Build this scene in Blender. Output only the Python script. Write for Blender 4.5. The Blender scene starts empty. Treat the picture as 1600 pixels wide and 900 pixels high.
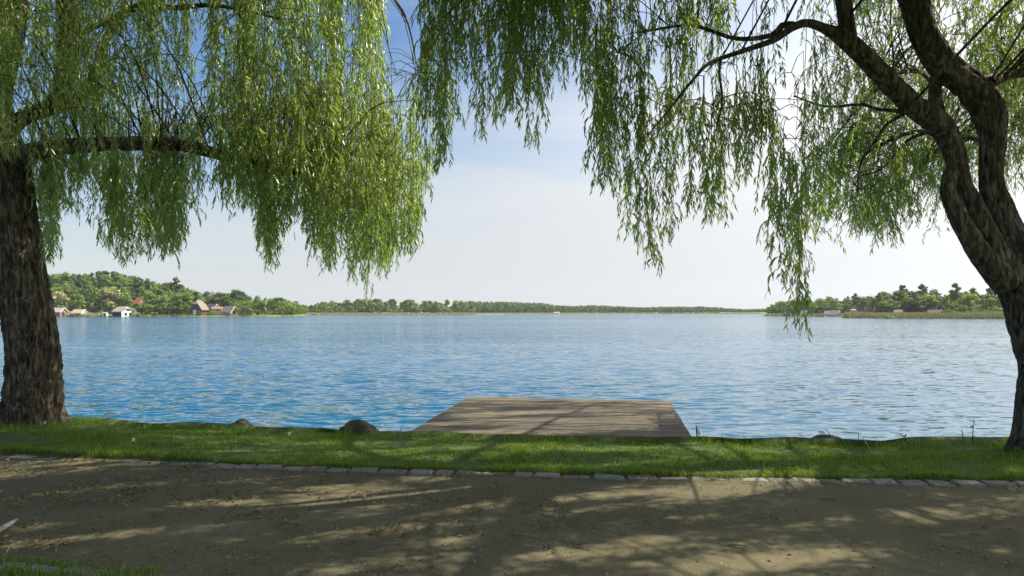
import bpy, math, random
import numpy as np
from mathutils import Vector

S = bpy.context.scene
C = S.collection
R = math.radians
PI = math.pi
random.seed(7)
rng = np.random.default_rng(7)

# ------------------------------------------------------------------ camera, sky, sun, exposure
EYE = 1.65            # eye height above the path
F = 1067.0            # focal length in photo pixels (24 mm on 36 mm, 1600 px wide)
HZ = 487.0            # photo row of the true horizon
WATER = -0.65
cam_d = bpy.data.cameras.new('camera')
cam = bpy.data.objects.new('camera', cam_d)
C.objects.link(cam)
cam.location = (0, 0, EYE)
cam.rotation_euler = (R(90), 0, 0)
cam_d.sensor_width = 36
cam_d.lens = 24
cam_d.shift_y = (HZ - 450) / 1600
cam_d.clip_start = 0.05
cam_d.clip_end = 20000
S.camera = cam

SUN_EL, SUN_AZ = R(54), R(73)      # azimuth clockwise from +Y (the view direction)
sun_dir = Vector((math.sin(SUN_AZ) * math.cos(SUN_EL), math.cos(SUN_AZ) * math.cos(SUN_EL), math.sin(SUN_EL)))
sd = bpy.data.lights.new('sun', 'SUN')
sd.energy = 5.0
sd.angle = R(0.47)
sd.color = (1.0, 0.91, 0.76)
so = bpy.data.objects.new('sun', sd)
C.objects.link(so)
so.rotation_euler = sun_dir.to_track_quat('Z', 'Y').to_euler()
so.location = (30, 20, 60)

S.view_settings.view_transform = 'Standard'
S.view_settings.look = 'None'
S.view_settings.gamma = 1
S.view_settings.exposure = 0.80
S.render.engine = 'CYCLES'
S.cycles.max_bounces = 6
S.cycles.diffuse_bounces = 3
S.cycles.transmission_bounces = 4
S.cycles.transparent_max_bounces = 6
S.cycles.use_denoising = True


class NT:
    """small helper round a node tree"""
    def __init__(s, nt):
        s.t = nt
        s.n = nt.nodes
        s.l = nt.links

    def new(s, typ, **kw):
        nd = s.n.new(typ)
        for k, v in kw.items():
            if k.startswith('i_'):
                key = k[2:]
                key = int(key) if key.isdigit() else key.replace('_', ' ')
                s.put(nd.inputs[key], v)
            else:
                setattr(nd, k, v)
        return nd

    def put(s, sock, v):
        if isinstance(v, bpy.types.NodeSocket):
            s.l.new(v, sock)
        else:
            sock.default_value = v

    def math(s, op, a, b=0.0, c=0.0, clamp=False):
        nd = s.n.new('ShaderNodeMath')
        nd.operation = op
        nd.use_clamp = clamp
        for i, v in enumerate((a, b, c)):
            s.put(nd.inputs[i], v)
        return nd.outputs[0]

    def mix(s, fac, a, b, blend='MIX'):
        nd = s.n.new('ShaderNodeMix')
        nd.data_type = 'RGBA'
        nd.blend_type = blend
        s.put(nd.inputs[0], fac)
        for sock, v in ((nd.inputs[6], a), (nd.inputs[7], b)):
            if isinstance(v, tuple) and len(v) == 3:
                v = v + (1,)
            s.put(sock, v)
        return nd.outputs[2]

    def ramp(s, fac, stops):
        nd = s.n.new('ShaderNodeValToRGB')
        el = nd.color_ramp.elements
        while len(el) < len(stops):
            el.new(0.5)
        for e, (p, c) in zip(el, stops):
            e.position = p
            e.color = tuple(c) + (1,) if len(c) == 3 else c
        s.put(nd.inputs[0], fac)
        return nd.outputs[0]

    def noise(s, vec, scale, detail=4, rough=0.55, dist=0.0):
        nd = s.n.new('ShaderNodeTexNoise')
        s.put(nd.inputs['Vector'], vec)
        nd.inputs['Scale'].default_value = scale
        nd.inputs['Detail'].default_value = detail
        nd.inputs['Roughness'].default_value = rough
        nd.inputs['Distortion'].default_value = dist
        return nd.outputs[0]

    def mapping(s, vec, scale=(1, 1, 1), rot=(0, 0, 0), loc=(0, 0, 0)):
        nd = s.n.new('ShaderNodeMapping')
        s.put(nd.inputs[0], vec)
        nd.inputs['Scale'].default_value = scale
        nd.inputs['Rotation'].default_value = rot
        nd.inputs['Location'].default_value = loc
        return nd.outputs[0]


w = bpy.data.worlds.new('World')
S.world = w
w.use_nodes = True
w.node_tree.nodes.clear()
n = NT(w.node_tree)
sky = n.new('ShaderNodeTexSky', sky_type='NISHITA', sun_disc=False, sun_elevation=SUN_EL, sun_rotation=SUN_AZ,
            air_density=1.0, dust_density=0.3, ozone_density=1.8)
tc = n.new('ShaderNodeTexCoord')
sep = n.new('ShaderNodeSeparateXYZ', i_0=tc.outputs['Generated'])
zz = n.math('MAXIMUM', sep.outputs[2], 0.0)
den = n.math('ADD', zz, 0.10)
cu = n.math('DIVIDE', sep.outputs[0], den)
cv = n.math('DIVIDE', sep.outputs[1], den)
cvec = n.new('ShaderNodeCombineXYZ', i_0=cu, i_1=cv).outputs[0]
c1 = n.noise(n.mapping(cvec, scale=(0.35, 0.75, 1), rot=(0, 0, R(20)), loc=(3.1, 0.4, 0)), 1.0, 7, 0.62, 0.6)
# thin cirrus veil: thicker in cloud streaks, towards the horizon (longer path) and towards the sun (forward scattering)
streak = n.math('MULTIPLY', n.math('SUBTRACT', c1, 0.44), 2.6, clamp=True)
dotn = n.new('ShaderNodeVectorMath', operation='DOT_PRODUCT')
n.put(dotn.inputs[0], tc.outputs['Generated'])
dotn.inputs[1].default_value = sun_dir
near = n.math('POWER', n.math('MULTIPLY_ADD', dotn.outputs['Value'], 0.5, 0.5), 2.2)
low = n.math('POWER', n.math('SUBTRACT', 1.0, zz, clamp=True), 4.3)
# the cloud sheet lies over the right-hand half of the sky and thins out to clear blue on the left
side = n.math('MULTIPLY', sep.outputs[0], 1.15)
veil = n.math('ADD', n.math('MULTIPLY', low, 1.75), side)
veil = n.math('ADD', veil, n.math('MULTIPLY', streak, 0.62))
veil = n.math('SUBTRACT', veil, 0.05, clamp=True)
veil = n.math('MINIMUM', veil, 0.97)
ccol = n.mix(n.math('POWER', near, 3.8), (3.95, 4.15, 4.35), (21.0, 20.3, 19.3))
clear = n.new('ShaderNodeHueSaturation', i_Hue=0.5, i_Saturation=1.15, i_Value=0.84, i_Color=sky.outputs[0]).outputs[0]
skycol = n.mix(veil, clear, ccol)
bg = n.new('ShaderNodeBackground', i_Color=skycol, i_Strength=0.1)
out = n.new('ShaderNodeOutputWorld', i_Surface=bg.outputs[0])


# ------------------------------------------------------------------ helpers
def P(px, py, Y):
    """the point of the place that stands Y metres out in the direction of that photo pixel"""
    return np.array(((px - 800) / F * Y, Y, EYE - (py - HZ) / F * Y))


def gx(px, Y):
    return (px - 800) / F * Y


def mesh(name, V, Fc, mats, mi=None, smooth=False):
    V = np.asarray(V, dtype=np.float32).reshape(-1, 3)
    me = bpy.data.meshes.new(name)
    if isinstance(Fc, np.ndarray):
        nf, k = Fc.shape
        me.vertices.add(len(V))
        me.vertices.foreach_set('co', V.ravel())
        me.loops.add(nf * k)
        me.loops.foreach_set('vertex_index', Fc.astype(np.int32).ravel())
        me.polygons.add(nf)
        me.polygons.foreach_set('loop_start', np.arange(0, nf * k, k, dtype=np.int32))
        if smooth:
            me.polygons.foreach_set('use_smooth', np.ones(nf, dtype=bool))
        if mi is not None:
            me.polygons.foreach_set('material_index', np.asarray(mi, dtype=np.int32))
        me.update(calc_edges=True)
    else:
        me.from_pydata(V.tolist(), [], Fc)
        if smooth:
            for p in me.polygons:
                p.use_smooth = True
        if mi is not None:
            for p, i in zip(me.polygons, mi):
                p.material_index = i
        me.update()
    for m in (mats if isinstance(mats, (list, tuple)) else [mats]):
        me.materials.append(m)
    return me


def link(name, me, parent=None, loc=(0, 0, 0), rot=(0, 0, 0), scale=(1, 1, 1), kind=None):
    o = bpy.data.objects.new(name, me)
    C.objects.link(o)
    o.location = loc
    o.rotation_euler = rot
    o.scale = scale
    if parent:
        o.parent = parent
    if kind:
        o['kind'] = kind
    return o


def thing(name, label, cat, loc=(0, 0, 0), rotz=0, group=None, me=None, scale=(1, 1, 1)):
    o = link(name, me, None, loc, (0, 0, rotz), scale)
    o['label'] = label
    o['category'] = cat
    if group:
        o['group'] = group
    return o


class MB:
    """collects boxes and prisms for one mesh"""
    def __init__(s):
        s.v, s.f = [], []

    def add(s, vs, fs):
        b = len(s.v)
        s.v += [tuple(p) for p in vs]
        s.f += [tuple(i + b for i in f) for f in fs]

    def box(s, x0, x1, y0, y1, z0, z1):
        s.add([(x0, y0, z0), (x1, y0, z0), (x1, y1, z0), (x0, y1, z0), (x0, y0, z1), (x1, y0, z1), (x1, y1, z1), (x0, y1, z1)],
              [(0, 3, 2, 1), (4, 5, 6, 7), (0, 1, 5, 4), (1, 2, 6, 5), (2, 3, 7, 6), (3, 0, 4, 7)])

    def prism(s, poly, x0, x1):
        """a polygon in (y, z) pushed from x0 to x1"""
        k = len(poly)
        s.add([(x0, y, z) for y, z in poly] + [(x1, y, z) for y, z in poly],
              [tuple(range(k - 1, -1, -1)), tuple(range(k, 2 * k))] + [(i, (i + 1) % k, k + (i + 1) % k, k + i) for i in range(k)])

    def build(s, name, mat, parent=None, **kw):
        return link(name, mesh(name, s.v, s.f, mat), parent, **kw)


def vnoise(p, seed=0):
    """vectorised 3-D value noise, 0..1"""
    p = np.asarray(p, dtype=np.float64)
    i = np.floor(p).astype(np.int64)
    f = p - i
    f = f * f * (3 - 2 * f)

    def h(ix, iy, iz):
        k = (ix * 374761393 + iy * 668265263 + iz * 2147483647 + seed * 974711) & 0xffffffff
        k = ((k ^ (k >> 13)) * 1274126177) & 0xffffffff
        k = k ^ (k >> 16)
        return (k & 0xffff) / 65535.0
    r = 0
    for dx in (0, 1):
        for dy in (0, 1):
            for dz in (0, 1):
                wgt = (f[..., 0] if dx else 1 - f[..., 0]) * (f[..., 1] if dy else 1 - f[..., 1]) * (f[..., 2] if dz else 1 - f[..., 2])
                r = r + wgt * h(i[..., 0] + dx, i[..., 1] + dy, i[..., 2] + dz)
    return r


def unit(v):
    return v / np.maximum(np.linalg.norm(v, axis=-1, keepdims=True), 1e-9)


def spline(pts, step):
    """Catmull-Rom through rows of (x, y, z, radius, ...), resampled about every step metres"""
    pts = np.asarray(pts, float)
    a = np.vstack([2 * pts[0] - pts[1], pts, 2 * pts[-1] - pts[-2]])
    res = []
    for k in range(1, len(a) - 2):
        p0, p1, p2, p3 = a[k - 1:k + 3]
        m = max(2, int(np.linalg.norm(p2[:3] - p1[:3]) / step))
        t = np.linspace(0, 1, m, endpoint=False)[:, None]
        res.append(0.5 * (2 * p1 + (p2 - p0) * t + (2 * p0 - 5 * p1 + 4 * p2 - p3) * t ** 2 + (3 * p1 - p0 - 3 * p2 + p3) * t ** 3))
    res.append(pts[-1:])
    return np.vstack(res)


def tube(sp, sides, bark=0.0, seed=0, flare=None, cap=True):
    """tapered tube along resampled points; bark = depth of furrowed ridges in metres"""
    c, r = sp[:, :3], np.maximum(sp[:, 3], 0.0015)
    t = unit(np.gradient(c, axis=0))
    ref = np.array((0.31, -0.93, 0.2))
    u = unit(np.cross(t, ref))
    v = np.cross(t, u)
    ang = np.linspace(0, 2 * PI, sides, endpoint=False)
    d = u[:, None] * np.cos(ang)[None, :, None] + v[:, None] * np.sin(ang)[None, :, None]
    rad = np.repeat(r[:, None], sides, 1)
    if bark:
        s = np.concatenate([[0], np.cumsum(np.linalg.norm(np.diff(c, axis=0), axis=1))])[:, None]
        A = ang[None, :]
        rm = rad.mean()
        q = np.stack([np.cos(A) * rm * 19 + 0 * s, np.sin(A) * rm * 19 + 0 * s, s * 4.2 + 0 * A], -1)
        q2 = q + (vnoise(q * 0.6, seed + 9) - .5)[..., None] * 2.0
        rid = 1 - np.abs(2 * vnoise(q2, seed) - 1)
        q3 = q * np.array((2.1, 2.1, 2.6))
        rid2 = 1 - np.abs(2 * vnoise(q3, seed + 3) - 1)
        lump = vnoise(np.stack([np.cos(A) * 1.6 + 0 * s, np.sin(A) * 1.6 + 0 * s, s * 1.5 + 0 * A], -1), seed + 5) - .5
        rad = rad + bark * (1.5 * rid ** 1.5 + 0.6 * rid2 - 1.1) * np.minimum(1, rad / 0.16) + lump * rad * 0.10
        if flare:
            h, amt, lobes = flare
            k = np.exp(-s / h)
            rad = rad * (1 + amt * k * (0.45 + 0.75 * np.maximum(0, np.sin(A * lobes + 0.7 + 0.5 * np.sin(A * 2))) ** 1.5))
    V = c[:, None] + d * rad[..., None]
    m, k = len(c), sides
    i = np.arange(m - 1)[:, None] * k
    j = np.arange(k)[None, :]
    j2 = (j + 1) % k
    Q = np.stack([i + j, i + j2, i + k + j2, i + k + j], -1).reshape(-1, 4)
    V = V.reshape(-1, 3)
    if cap:
        V = np.vstack([V, c[-1] + t[-1] * r[-1] * 0.8])
        e = len(V) - 1
        b = (m - 1) * k
        cp = np.stack([b + np.arange(k), b + (np.arange(k) + 1) % k, np.full(k, e), np.full(k, e)], -1)
        return V, Q, cp[:, :3]
    return V, Q, None


def tube_mesh(name, sp, sides, mat, **kw):
    V, Q, T = tube(sp, sides, **kw)
    me = mesh(name, V, [tuple(q) for q in Q.tolist()] + [tuple(t) for t in T.tolist()], mat, smooth=True)
    return me


def tris_of(V, Q, T):
    a = np.vstack([Q[:, [0, 1, 2]], Q[:, [0, 2, 3]]])
    return np.vstack([a, T]) if T is not None else a


def fit(xs, ys):
    xs, ys = np.asarray(xs, float), np.asarray(ys, float)
    return lambda q: np.interp(q, xs, ys)


def smooth(t):
    t = np.clip(t, 0, 1)
    return t * t * (3 - 2 * t)


# ------------------------------------------------------------------ materials
def material(name):
    m = bpy.data.materials.new(name)
    m.use_nodes = True
    nt = NT(m.node_tree)
    bs = m.node_tree.nodes['Principled BSDF']
    return m, nt, bs


def simple(name, a, b=None, scale=3.0, rough=0.85, bump=0.0, stretch=(1, 1, 1), objrand=0.0, spec=0.3):
    m, t, bs = material(name)
    tcn = t.new('ShaderNodeTexCoord')
    vec = t.mapping(tcn.outputs['Object'], scale=stretch)
    nz = t.noise(vec, scale, 6, 0.6)
    b = b or tuple(x * 0.65 for x in a)
    fac = t.math('MULTIPLY_ADD', t.math('SUBTRACT', nz, 0.5), 2.2, 0.5, clamp=True)
    col = t.mix(fac, b, a)
    if objrand:
        oi = t.new('ShaderNodeObjectInfo')
        v = t.math('MULTIPLY_ADD', oi.outputs['Random'], objrand, 1 - objrand * 0.5)
        col = t.mix(1.0, col, t.new('ShaderNodeCombineXYZ', i_0=v, i_1=v, i_2=v).outputs[0], 'MULTIPLY')
    t.put(bs.inputs['Base Color'], col)
    bs.inputs['Roughness'].default_value = rough
    bs.inputs['Specular IOR Level'].default_value = spec
    if bump:
        bn = t.new('ShaderNodeBump', i_Strength=1.0, i_Distance=bump, i_Height=nz)
        t.put(bs.inputs['Normal'], bn.outputs[0])
    return m


def leaf_mat(name, dark, light, trans, tfac=0.4, gloss=0.35, objrand=0.5, isl=0.8, rough=0.45):
    """two-sided leaf: diffuse + light shining through + a weak sheen; varies from leaf to leaf and plant to plant"""
    m, t, bs = material(name)
    ge = t.new('ShaderNodeNewGeometry')
    oi = t.new('ShaderNodeObjectInfo')
    f = t.math('ADD', t.math('MULTIPLY', ge.outputs['Random Per Island'], isl), t.math('MULTIPLY', oi.outputs['Random'], objrand))
    f = t.math('DIVIDE', f, isl + objrand)
    col = t.mix(f, dark, light)
    t.put(bs.inputs['Base Color'], col)
    bs.inputs['Roughness'].default_value = rough
    bs.inputs['Specular IOR Level'].default_value = gloss
    tr = t.new('ShaderNodeBsdfTranslucent')
    t.put(tr.inputs[0], t.mix(f, tuple(x * 0.5 for x in trans), trans))
    mx = t.new('ShaderNodeMixShader', i_0=tfac, i_1=bs.outputs[0], i_2=tr.outputs[0])
    t.l.new(mx.outputs[0], m.node_tree.nodes['Material Output'].inputs[0])
    return m


M = {}
M['willow'] = leaf_mat('willow_leaf', (0.042, 0.080, 0.014), (0.205, 0.285, 0.060), (0.60, 0.82, 0.13), 0.48, 0.75, 0.6, 0.9, 0.33)
wt = NT(M['willow'].node_tree)
wb = M['willow'].node_tree.nodes['Principled BSDF']
wsrc = wb.inputs['Base Color'].links[0].from_socket
wback = wt.math('MULTIPLY', wt.new('ShaderNodeNewGeometry').outputs['Backfacing'], 0.75)
wt.put(wb.inputs['Base Color'], wt.mix(wback, wsrc, (0.235, 0.285, 0.135)))      # the paler underside
M['shoot'] = simple('willow_shoot', (0.20, 0.19, 0.05), (0.09, 0.085, 0.03), 8)
M['grass'] = leaf_mat('grass_blade', (0.045, 0.105, 0.012), (0.160, 0.255, 0.028), (0.34, 0.50, 0.03), 0.4, 0.3, 0.0, 1.0, 0.5)
gt = NT(M['grass'].node_tree)
gb = M['grass'].node_tree.nodes['Principled BSDF']
gobj = gt.new('ShaderNodeTexCoord').outputs['Object']
gn = gt.noise(gobj, 1.1, 4, 0.6)
gn2 = gt.noise(gobj, 7.0, 3, 0.6)
gsrc = gb.inputs['Base Color'].links[0].from_socket
gcol = gt.mix(gt.math('MULTIPLY', gt.math('SUBTRACT', gn, 0.5, clamp=True), 3.2, clamp=True), gsrc, (0.150, 0.180, 0.045))
gcol = gt.mix(gt.math('MULTIPLY', gt.math('SUBTRACT', gn2, 0.52, clamp=True), 3.0, clamp=True), gcol, (0.045, 0.080, 0.014))
gt.put(gb.inputs['Base Color'], gcol)
M['weed'] = leaf_mat('weed_leaf', (0.05, 0.10, 0.02), (0.10, 0.17, 0.03), (0.22, 0.33, 0.04), 0.35, 0.3)
M['deciduous'] = leaf_mat('broad_leaf', (0.085, 0.160, 0.030), (0.25, 0.33, 0.055), (0.32, 0.45, 0.06), 0.33, 0.2, 1.0, 0.55, 0.6)
M['oak'] = leaf_mat('dark_leaf', (0.045, 0.095, 0.028), (0.10, 0.165, 0.045), (0.15, 0.24, 0.05), 0.25, 0.2, 0.6, 0.6, 0.6)
M['pine'] = leaf_mat('pine_needle', (0.050, 0.080, 0.034), (0.125, 0.145, 0.060), (0.12, 0.17, 0.05), 0.2, 0.2, 0.8, 0.6, 0.6)
M['blossom'] = leaf_mat('pale_blossom', (0.15, 0.19, 0.05), (0.58, 0.54, 0.26), (0.4, 0.4, 0.15), 0.25, 0.2, 0.2, 1.0, 0.6)
M['airy'] = leaf_mat('pale_twig', (0.19, 0.18, 0.08), (0.34, 0.31, 0.14), (0.3, 0.3, 0.1), 0.2, 0.2, 0.2, 1.0, 0.7)
M['reed'] = leaf_mat('reed_blade', (0.30, 0.31, 0.12), (0.64, 0.57, 0.29), (0.25, 0.22, 0.07), 0.2, 0.2, 0.2, 1.0, 0.7)
M['far_bark'] = simple('far_bark', (0.16, 0.13, 0.10), (0.09, 0.07, 0.05), 2)
M['far_grass'] = simple('meadow_grass', (0.10, 0.16, 0.03), (0.16, 0.17, 0.05), 0.15)
M['litter'] = leaf_mat('fallen_leaf', (0.060, 0.042, 0.020), (0.27, 0.215, 0.095), (0.2, 0.15, 0.05), 0.2, 0.3, 0.0, 1.0, 0.6)
M['stone'] = simple('granite', (0.26, 0.248, 0.225), (0.15, 0.143, 0.128), 30, 0.85, 0.004, objrand=0.35)
M['rock'] = simple('boulder', (0.085, 0.072, 0.055), (0.028, 0.024, 0.018), 6, 0.9, 0.03)
M['plank'] = simple('weathered_plank', (0.180, 0.152, 0.100), (0.055, 0.047, 0.031), 7, 0.8, 0.004, (0.6, 9, 9), 0.45)
M['timber'] = simple('wet_timber', (0.10, 0.08, 0.06), (0.05, 0.04, 0.03), 8, 0.8, 0.005)
M['stick'] = simple('dry_stick', (0.20, 0.16, 0.11), (0.10, 0.08, 0.05), 20)
M['pale_stick'] = simple('bleached_wood', (0.36, 0.35, 0.31), (0.24, 0.23, 0.20), 20)
M['petal'] = simple('white_petal', (0.75, 0.75, 0.70), (0.6, 0.6, 0.55), 20)

# bark
m, t, bs = material('willow_bark')
tcn = t.new('ShaderNodeTexCoord')
obj = tcn.outputs['Object']
nz = t.noise(t.mapping(obj, scale=(1, 1, 0.22)), 20, 8, 0.6, 0.8)
nb = t.noise(obj, 1.6, 4, 0.6)
col = t.ramp(nz, [(0.36, (0.014, 0.011, 0.008)), (0.50, (0.070, 0.056, 0.040)), (0.66, (0.215, 0.180, 0.132))])
moss = t.math('MULTIPLY', t.math('SUBTRACT', nb, 0.52), 3.0, clamp=True)
col = t.mix(t.math('MULTIPLY', moss, 0.5), col, (0.055, 0.070, 0.022))
t.put(bs.inputs['Base Color'], col)
bs.inputs['Roughness'].default_value = 0.9
bs.inputs['Specular IOR Level'].default_value = 0.2
t.put(bs.inputs['Normal'], t.new('ShaderNodeBump', i_Strength=1.0, i_Distance=0.035, i_Height=nz).outputs[0])
M['bark'] = m

# compacted sandy path
m, t, bs = material('sandy_path')
obj = t.new('ShaderNodeTexCoord').outputs['Object']
n1 = t.noise(obj, 0.7, 5, 0.6)
n2 = t.noise(obj, 9, 6, 0.65)
n3 = t.noise(obj, 160, 3, 0.6)
col = t.ramp(n1, [(0.32, (0.078, 0.071, 0.041)), (0.68, (0.142, 0.127, 0.074))])
col = t.mix(t.math('MULTIPLY', t.math('SUBTRACT', n2, 0.45, clamp=True), 1.6, clamp=True), col, (0.066, 0.058, 0.034))
col = t.mix(t.math('MULTIPLY', t.math('SUBTRACT', n3, 0.55, clamp=True), 3.0, clamp=True), col, (0.28, 0.245, 0.17))
t.put(bs.inputs['Base Color'], col)
bs.inputs['Roughness'].default_value = 0.95
bs.inputs['Specular IOR Level'].default_value = 0.15
hsum = t.math('ADD', t.math('MULTIPLY', n3, 0.25), n2)
t.put(bs.inputs['Normal'], t.new('ShaderNodeBump', i_Strength=0.8, i_Distance=0.02, i_Height=hsum).outputs[0])
M['path'] = m

# soil under the grass
m, t, bs = material('turf')
obj = t.new('ShaderNodeTexCoord').outputs['Object']
n1 = t.noise(obj, 1.3, 5, 0.6)
n2 = t.noise(obj, 30, 4, 0.6)
col = t.ramp(t.math('MULTIPLY_ADD', n2, 0.4, t.math('MULTIPLY', n1, 0.6)), [(0.35, (0.030, 0.055, 0.010)), (0.65, (0.065, 0.105, 0.018))])
t.put(bs.inputs['Base Color'], col)
bs.inputs['Roughness'].default_value = 0.95
t.put(bs.inputs['Normal'], t.new('ShaderNodeBump', i_Strength=0.8, i_Distance=0.03, i_Height=n2).outputs[0])
M['turf'] = m

# lake water: blue body colour under a rippled surface; the slopes of the ripples come straight from noise so that they hold at any distance
m, t, bs = material('lake_water')
obj = t.new('ShaderNodeTexCoord').outputs['Object']
gust = t.noise(t.mapping(obj, scale=(0.010, 0.030, 1)), 1.0, 3, 0.5, 0.5)


def slopes(scale, rot, sc, detail, amp):
    nd = t.n.new('ShaderNodeTexNoise')
    t.put(nd.inputs['Vector'], t.mapping(obj, scale=sc, rot=(0, 0, R(rot))))
    nd.inputs['Scale'].default_value = scale
    nd.inputs['Detail'].default_value = detail
    nd.inputs['Roughness'].default_value = 0.6
    nd.inputs['Distortion'].default_value = 0.4
    v = t.n.new('ShaderNodeVectorMath')
    v.operation = 'SUBTRACT'
    t.put(v.inputs[0], nd.outputs['Color'])
    v.inputs[1].default_value = (0.5, 0.5, 0.5)
    v2 = t.n.new('ShaderNodeVectorMath')
    v2.operation = 'MULTIPLY'
    t.put(v2.inputs[0], v.outputs[0])
    v2.inputs[1].default_value = (amp * 0.55, amp, 0)
    return v2.outputs[0]


def vadd(a, b):
    v = t.n.new('ShaderNodeVectorMath')
    v.operation = 'ADD'
    t.put(v.inputs[0], a)
    t.put(v.inputs[1], b)
    return v.outputs[0]


sl = vadd(slopes(1.0, -6, (1.15, 3.3, 1), 2, 0.86), slopes(1.0, 8, (2.8, 7.0, 1), 2, 0.65))
patch = t.noise(t.mapping(obj, scale=(0.05, 0.22, 1), rot=(0, 0, R(4))), 1.0, 5, 0.65, 0.3)
gs = t.math('MULTIPLY_ADD', t.math('SUBTRACT', gust, 0.5), 1.6, 0.95)
gs = t.math('ADD', gs, t.math('MULTIPLY', t.math('SUBTRACT', patch, 0.5), 1.5))
gs = t.math('MAXIMUM', gs, 0.3)
v = t.n.new('ShaderNodeVectorMath')
v.operation = 'SCALE'
t.put(v.inputs[0], sl)
t.put(v.inputs['Scale'], gs)
v2 = t.n.new('ShaderNodeVectorMath')
v2.operation = 'NORMALIZE'
t.put(v2.inputs[0], vadd(v.outputs[0], t.new('ShaderNodeCombineXYZ', i_1=-0.06, i_2=1.0).outputs[0]))     # the wind blows ashore: steeper faces look this way
t.put(bs.inputs['Normal'], v2.outputs[0])
bs.inputs['Base Color'].default_value = (0.002, 0.072, 0.140, 1)
bs.inputs['Roughness'].default_value = 0.06
bs.inputs['IOR'].default_value = 1.40
bs.inputs['Specular IOR Level'].default_value = 0.9
M['water'] = m

# ------------------------------------------------------------------ ground
def kerb_y(x):
    return 6.90 - 0.112 * x + 0.0078 * x * x


def near_kerb_y(x):
    return 4.31 - 0.16 * (x + 2.9)


def bank_y(x):
    x = np.clip(np.asarray(x, float), -9, 8)
    return 9.0 + (vnoise(np.stack([x * 1.1, x * 0, x * 0], -1), 71) - .5) * .22 + (vnoise(np.stack([x * 4.1, x * 0, x * 0], -1), 72) - .5) * .08 - 0.12 * x + 0.015 * x * x


def lawn_z(x, y):
    q = np.stack([np.asarray(x) * 0.5, np.asarray(y) * 0.5, np.zeros_like(np.asarray(x, float))], -1)
    q2 = q * 4.3
    return 0.03 - 0.07 * smooth((np.asarray(y) - bank_y(np.asarray(x)) + 1.3) / 1.3) + (vnoise(q, 4) - .5) * 0.06 + (vnoise(q2, 5) - .5) * 0.025


def sheet(name, X, Y, Z, mat):
    a, b = X.shape
    V = np.stack([X, Y, Z], -1).reshape(-1, 3)
    i = np.arange(a - 1)[:, None] * b
    j = np.arange(b - 1)[None, :]
    Q = np.stack([i + j, i + j + 1, i + b + j + 1, i + b + j], -1).reshape(-1, 4)
    return link(name, mesh(name, V, Q, mat, smooth=True), kind='structure')


xs = np.concatenate([np.linspace(-60, -14, 24), np.linspace(-13.8, 13.8, 140), np.linspace(14, 60, 24)])
# path
tt = np.linspace(0, 1, 40)
X = np.repeat(xs[None], 40, 0)
y0, y1 = near_kerb_y(np.clip(xs, -14, 14)) - .06, kerb_y(np.clip(xs, -14, 14)) + .06
Y = y0 + (y1 - y0) * tt[:, None]
Z = (vnoise(np.stack([X * 1.1, Y * 1.1, 0 * X], -1), 2) - .5) * 0.03
sheet('path', X, Y, Z, M['path'])
# lawn between kerb and lake, with the bank going down under the water
tt = np.linspace(0, 1, 44)
yk = kerb_y(np.clip(xs, -14, 14)) + .05
yb = bank_y(xs)
Y = yk + (yb - yk) * tt[:, None]
Z = lawn_z(X[:1].repeat(44, 0), Y)
Z[0] = -0.04
bk = [(0.08, 0.0), (0.22, -0.10), (0.45, -0.42), (0.75, -0.75), (1.6, -1.3), (4, -2.0)]
Xb = np.repeat(xs[None], 44 + len(bk), 0)
Yb = np.vstack([Y] + [yb[None] + d + (vnoise(np.stack([xs * 1.7, xs * 0, xs * 0], -1), 8)[None] - .5) * .25 for d, z in bk])
Zb = np.vstack([Z] + [np.full((1, len(xs)), z) + 0.02 for d, z in bk])
sheet('lawn', Xb, Yb, Zb, M['turf'])
# lawn on the near side of the path
ynk = near_kerb_y(np.clip(xs, -14, 14)) - .05
tt = np.concatenate([np.linspace(0, 0.04, 14), np.linspace(0.05, 1, 12)])
Yn = ynk + (-70 - ynk) * tt[:, None]
Zn = lawn_z(xs[None].repeat(len(tt), 0), Yn) - .01
Zn[0] = -0.05
sheet('near_lawn', xs[None].repeat(len(tt), 0), Yn, Zn, M['turf'])
# lake: bed and surface reach past the far shores
MBx = MB()
MBx.add([(-1200, 10, -3.2), (1200, 10, -3.2), (1200, 1500, -3.2), (-1200, 1500, -3.2)], [(0, 1, 2, 3)])
MBx.build('lake_bed', simple('silt', (0.12, 0.10, 0.07), scale=0.5), kind='structure')
MBx = MB()
MBx.add([(-1200, 8.4, WATER), (1200, 8.4, WATER), (1200, 1500, WATER), (-1200, 1500, WATER)], [(0, 1, 2, 3)])
MBx.build('water', M['water'], kind='structure')


# ------------------------------------------------------------------ kerbs
def stone_mesh(seed):
    r = np.random.default_rng(seed)
    nx, ny = 5, 4
    L, W_, H_ = 1.0, 1.0, 1.0
    V, Fc = [], []
    b = MB()
    import bmesh
    bm = bmesh.new()
    bmesh.ops.create_cube(bm, size=1.0)
    bmesh.ops.bevel(bm, geom=bm.edges[:], offset=0.08, segments=1, affect='EDGES')
    for v in bm.verts:
        v.co += Vector(r.normal(0, 0.028, 3))
    me = bpy.data.meshes.new('kerb_stone')
    bm.to_mesh(me)
    bm.free()
    me.materials.append(M['stone'])
    return me


stone_v = [stone_mesh(s) for s in range(8)]


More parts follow.
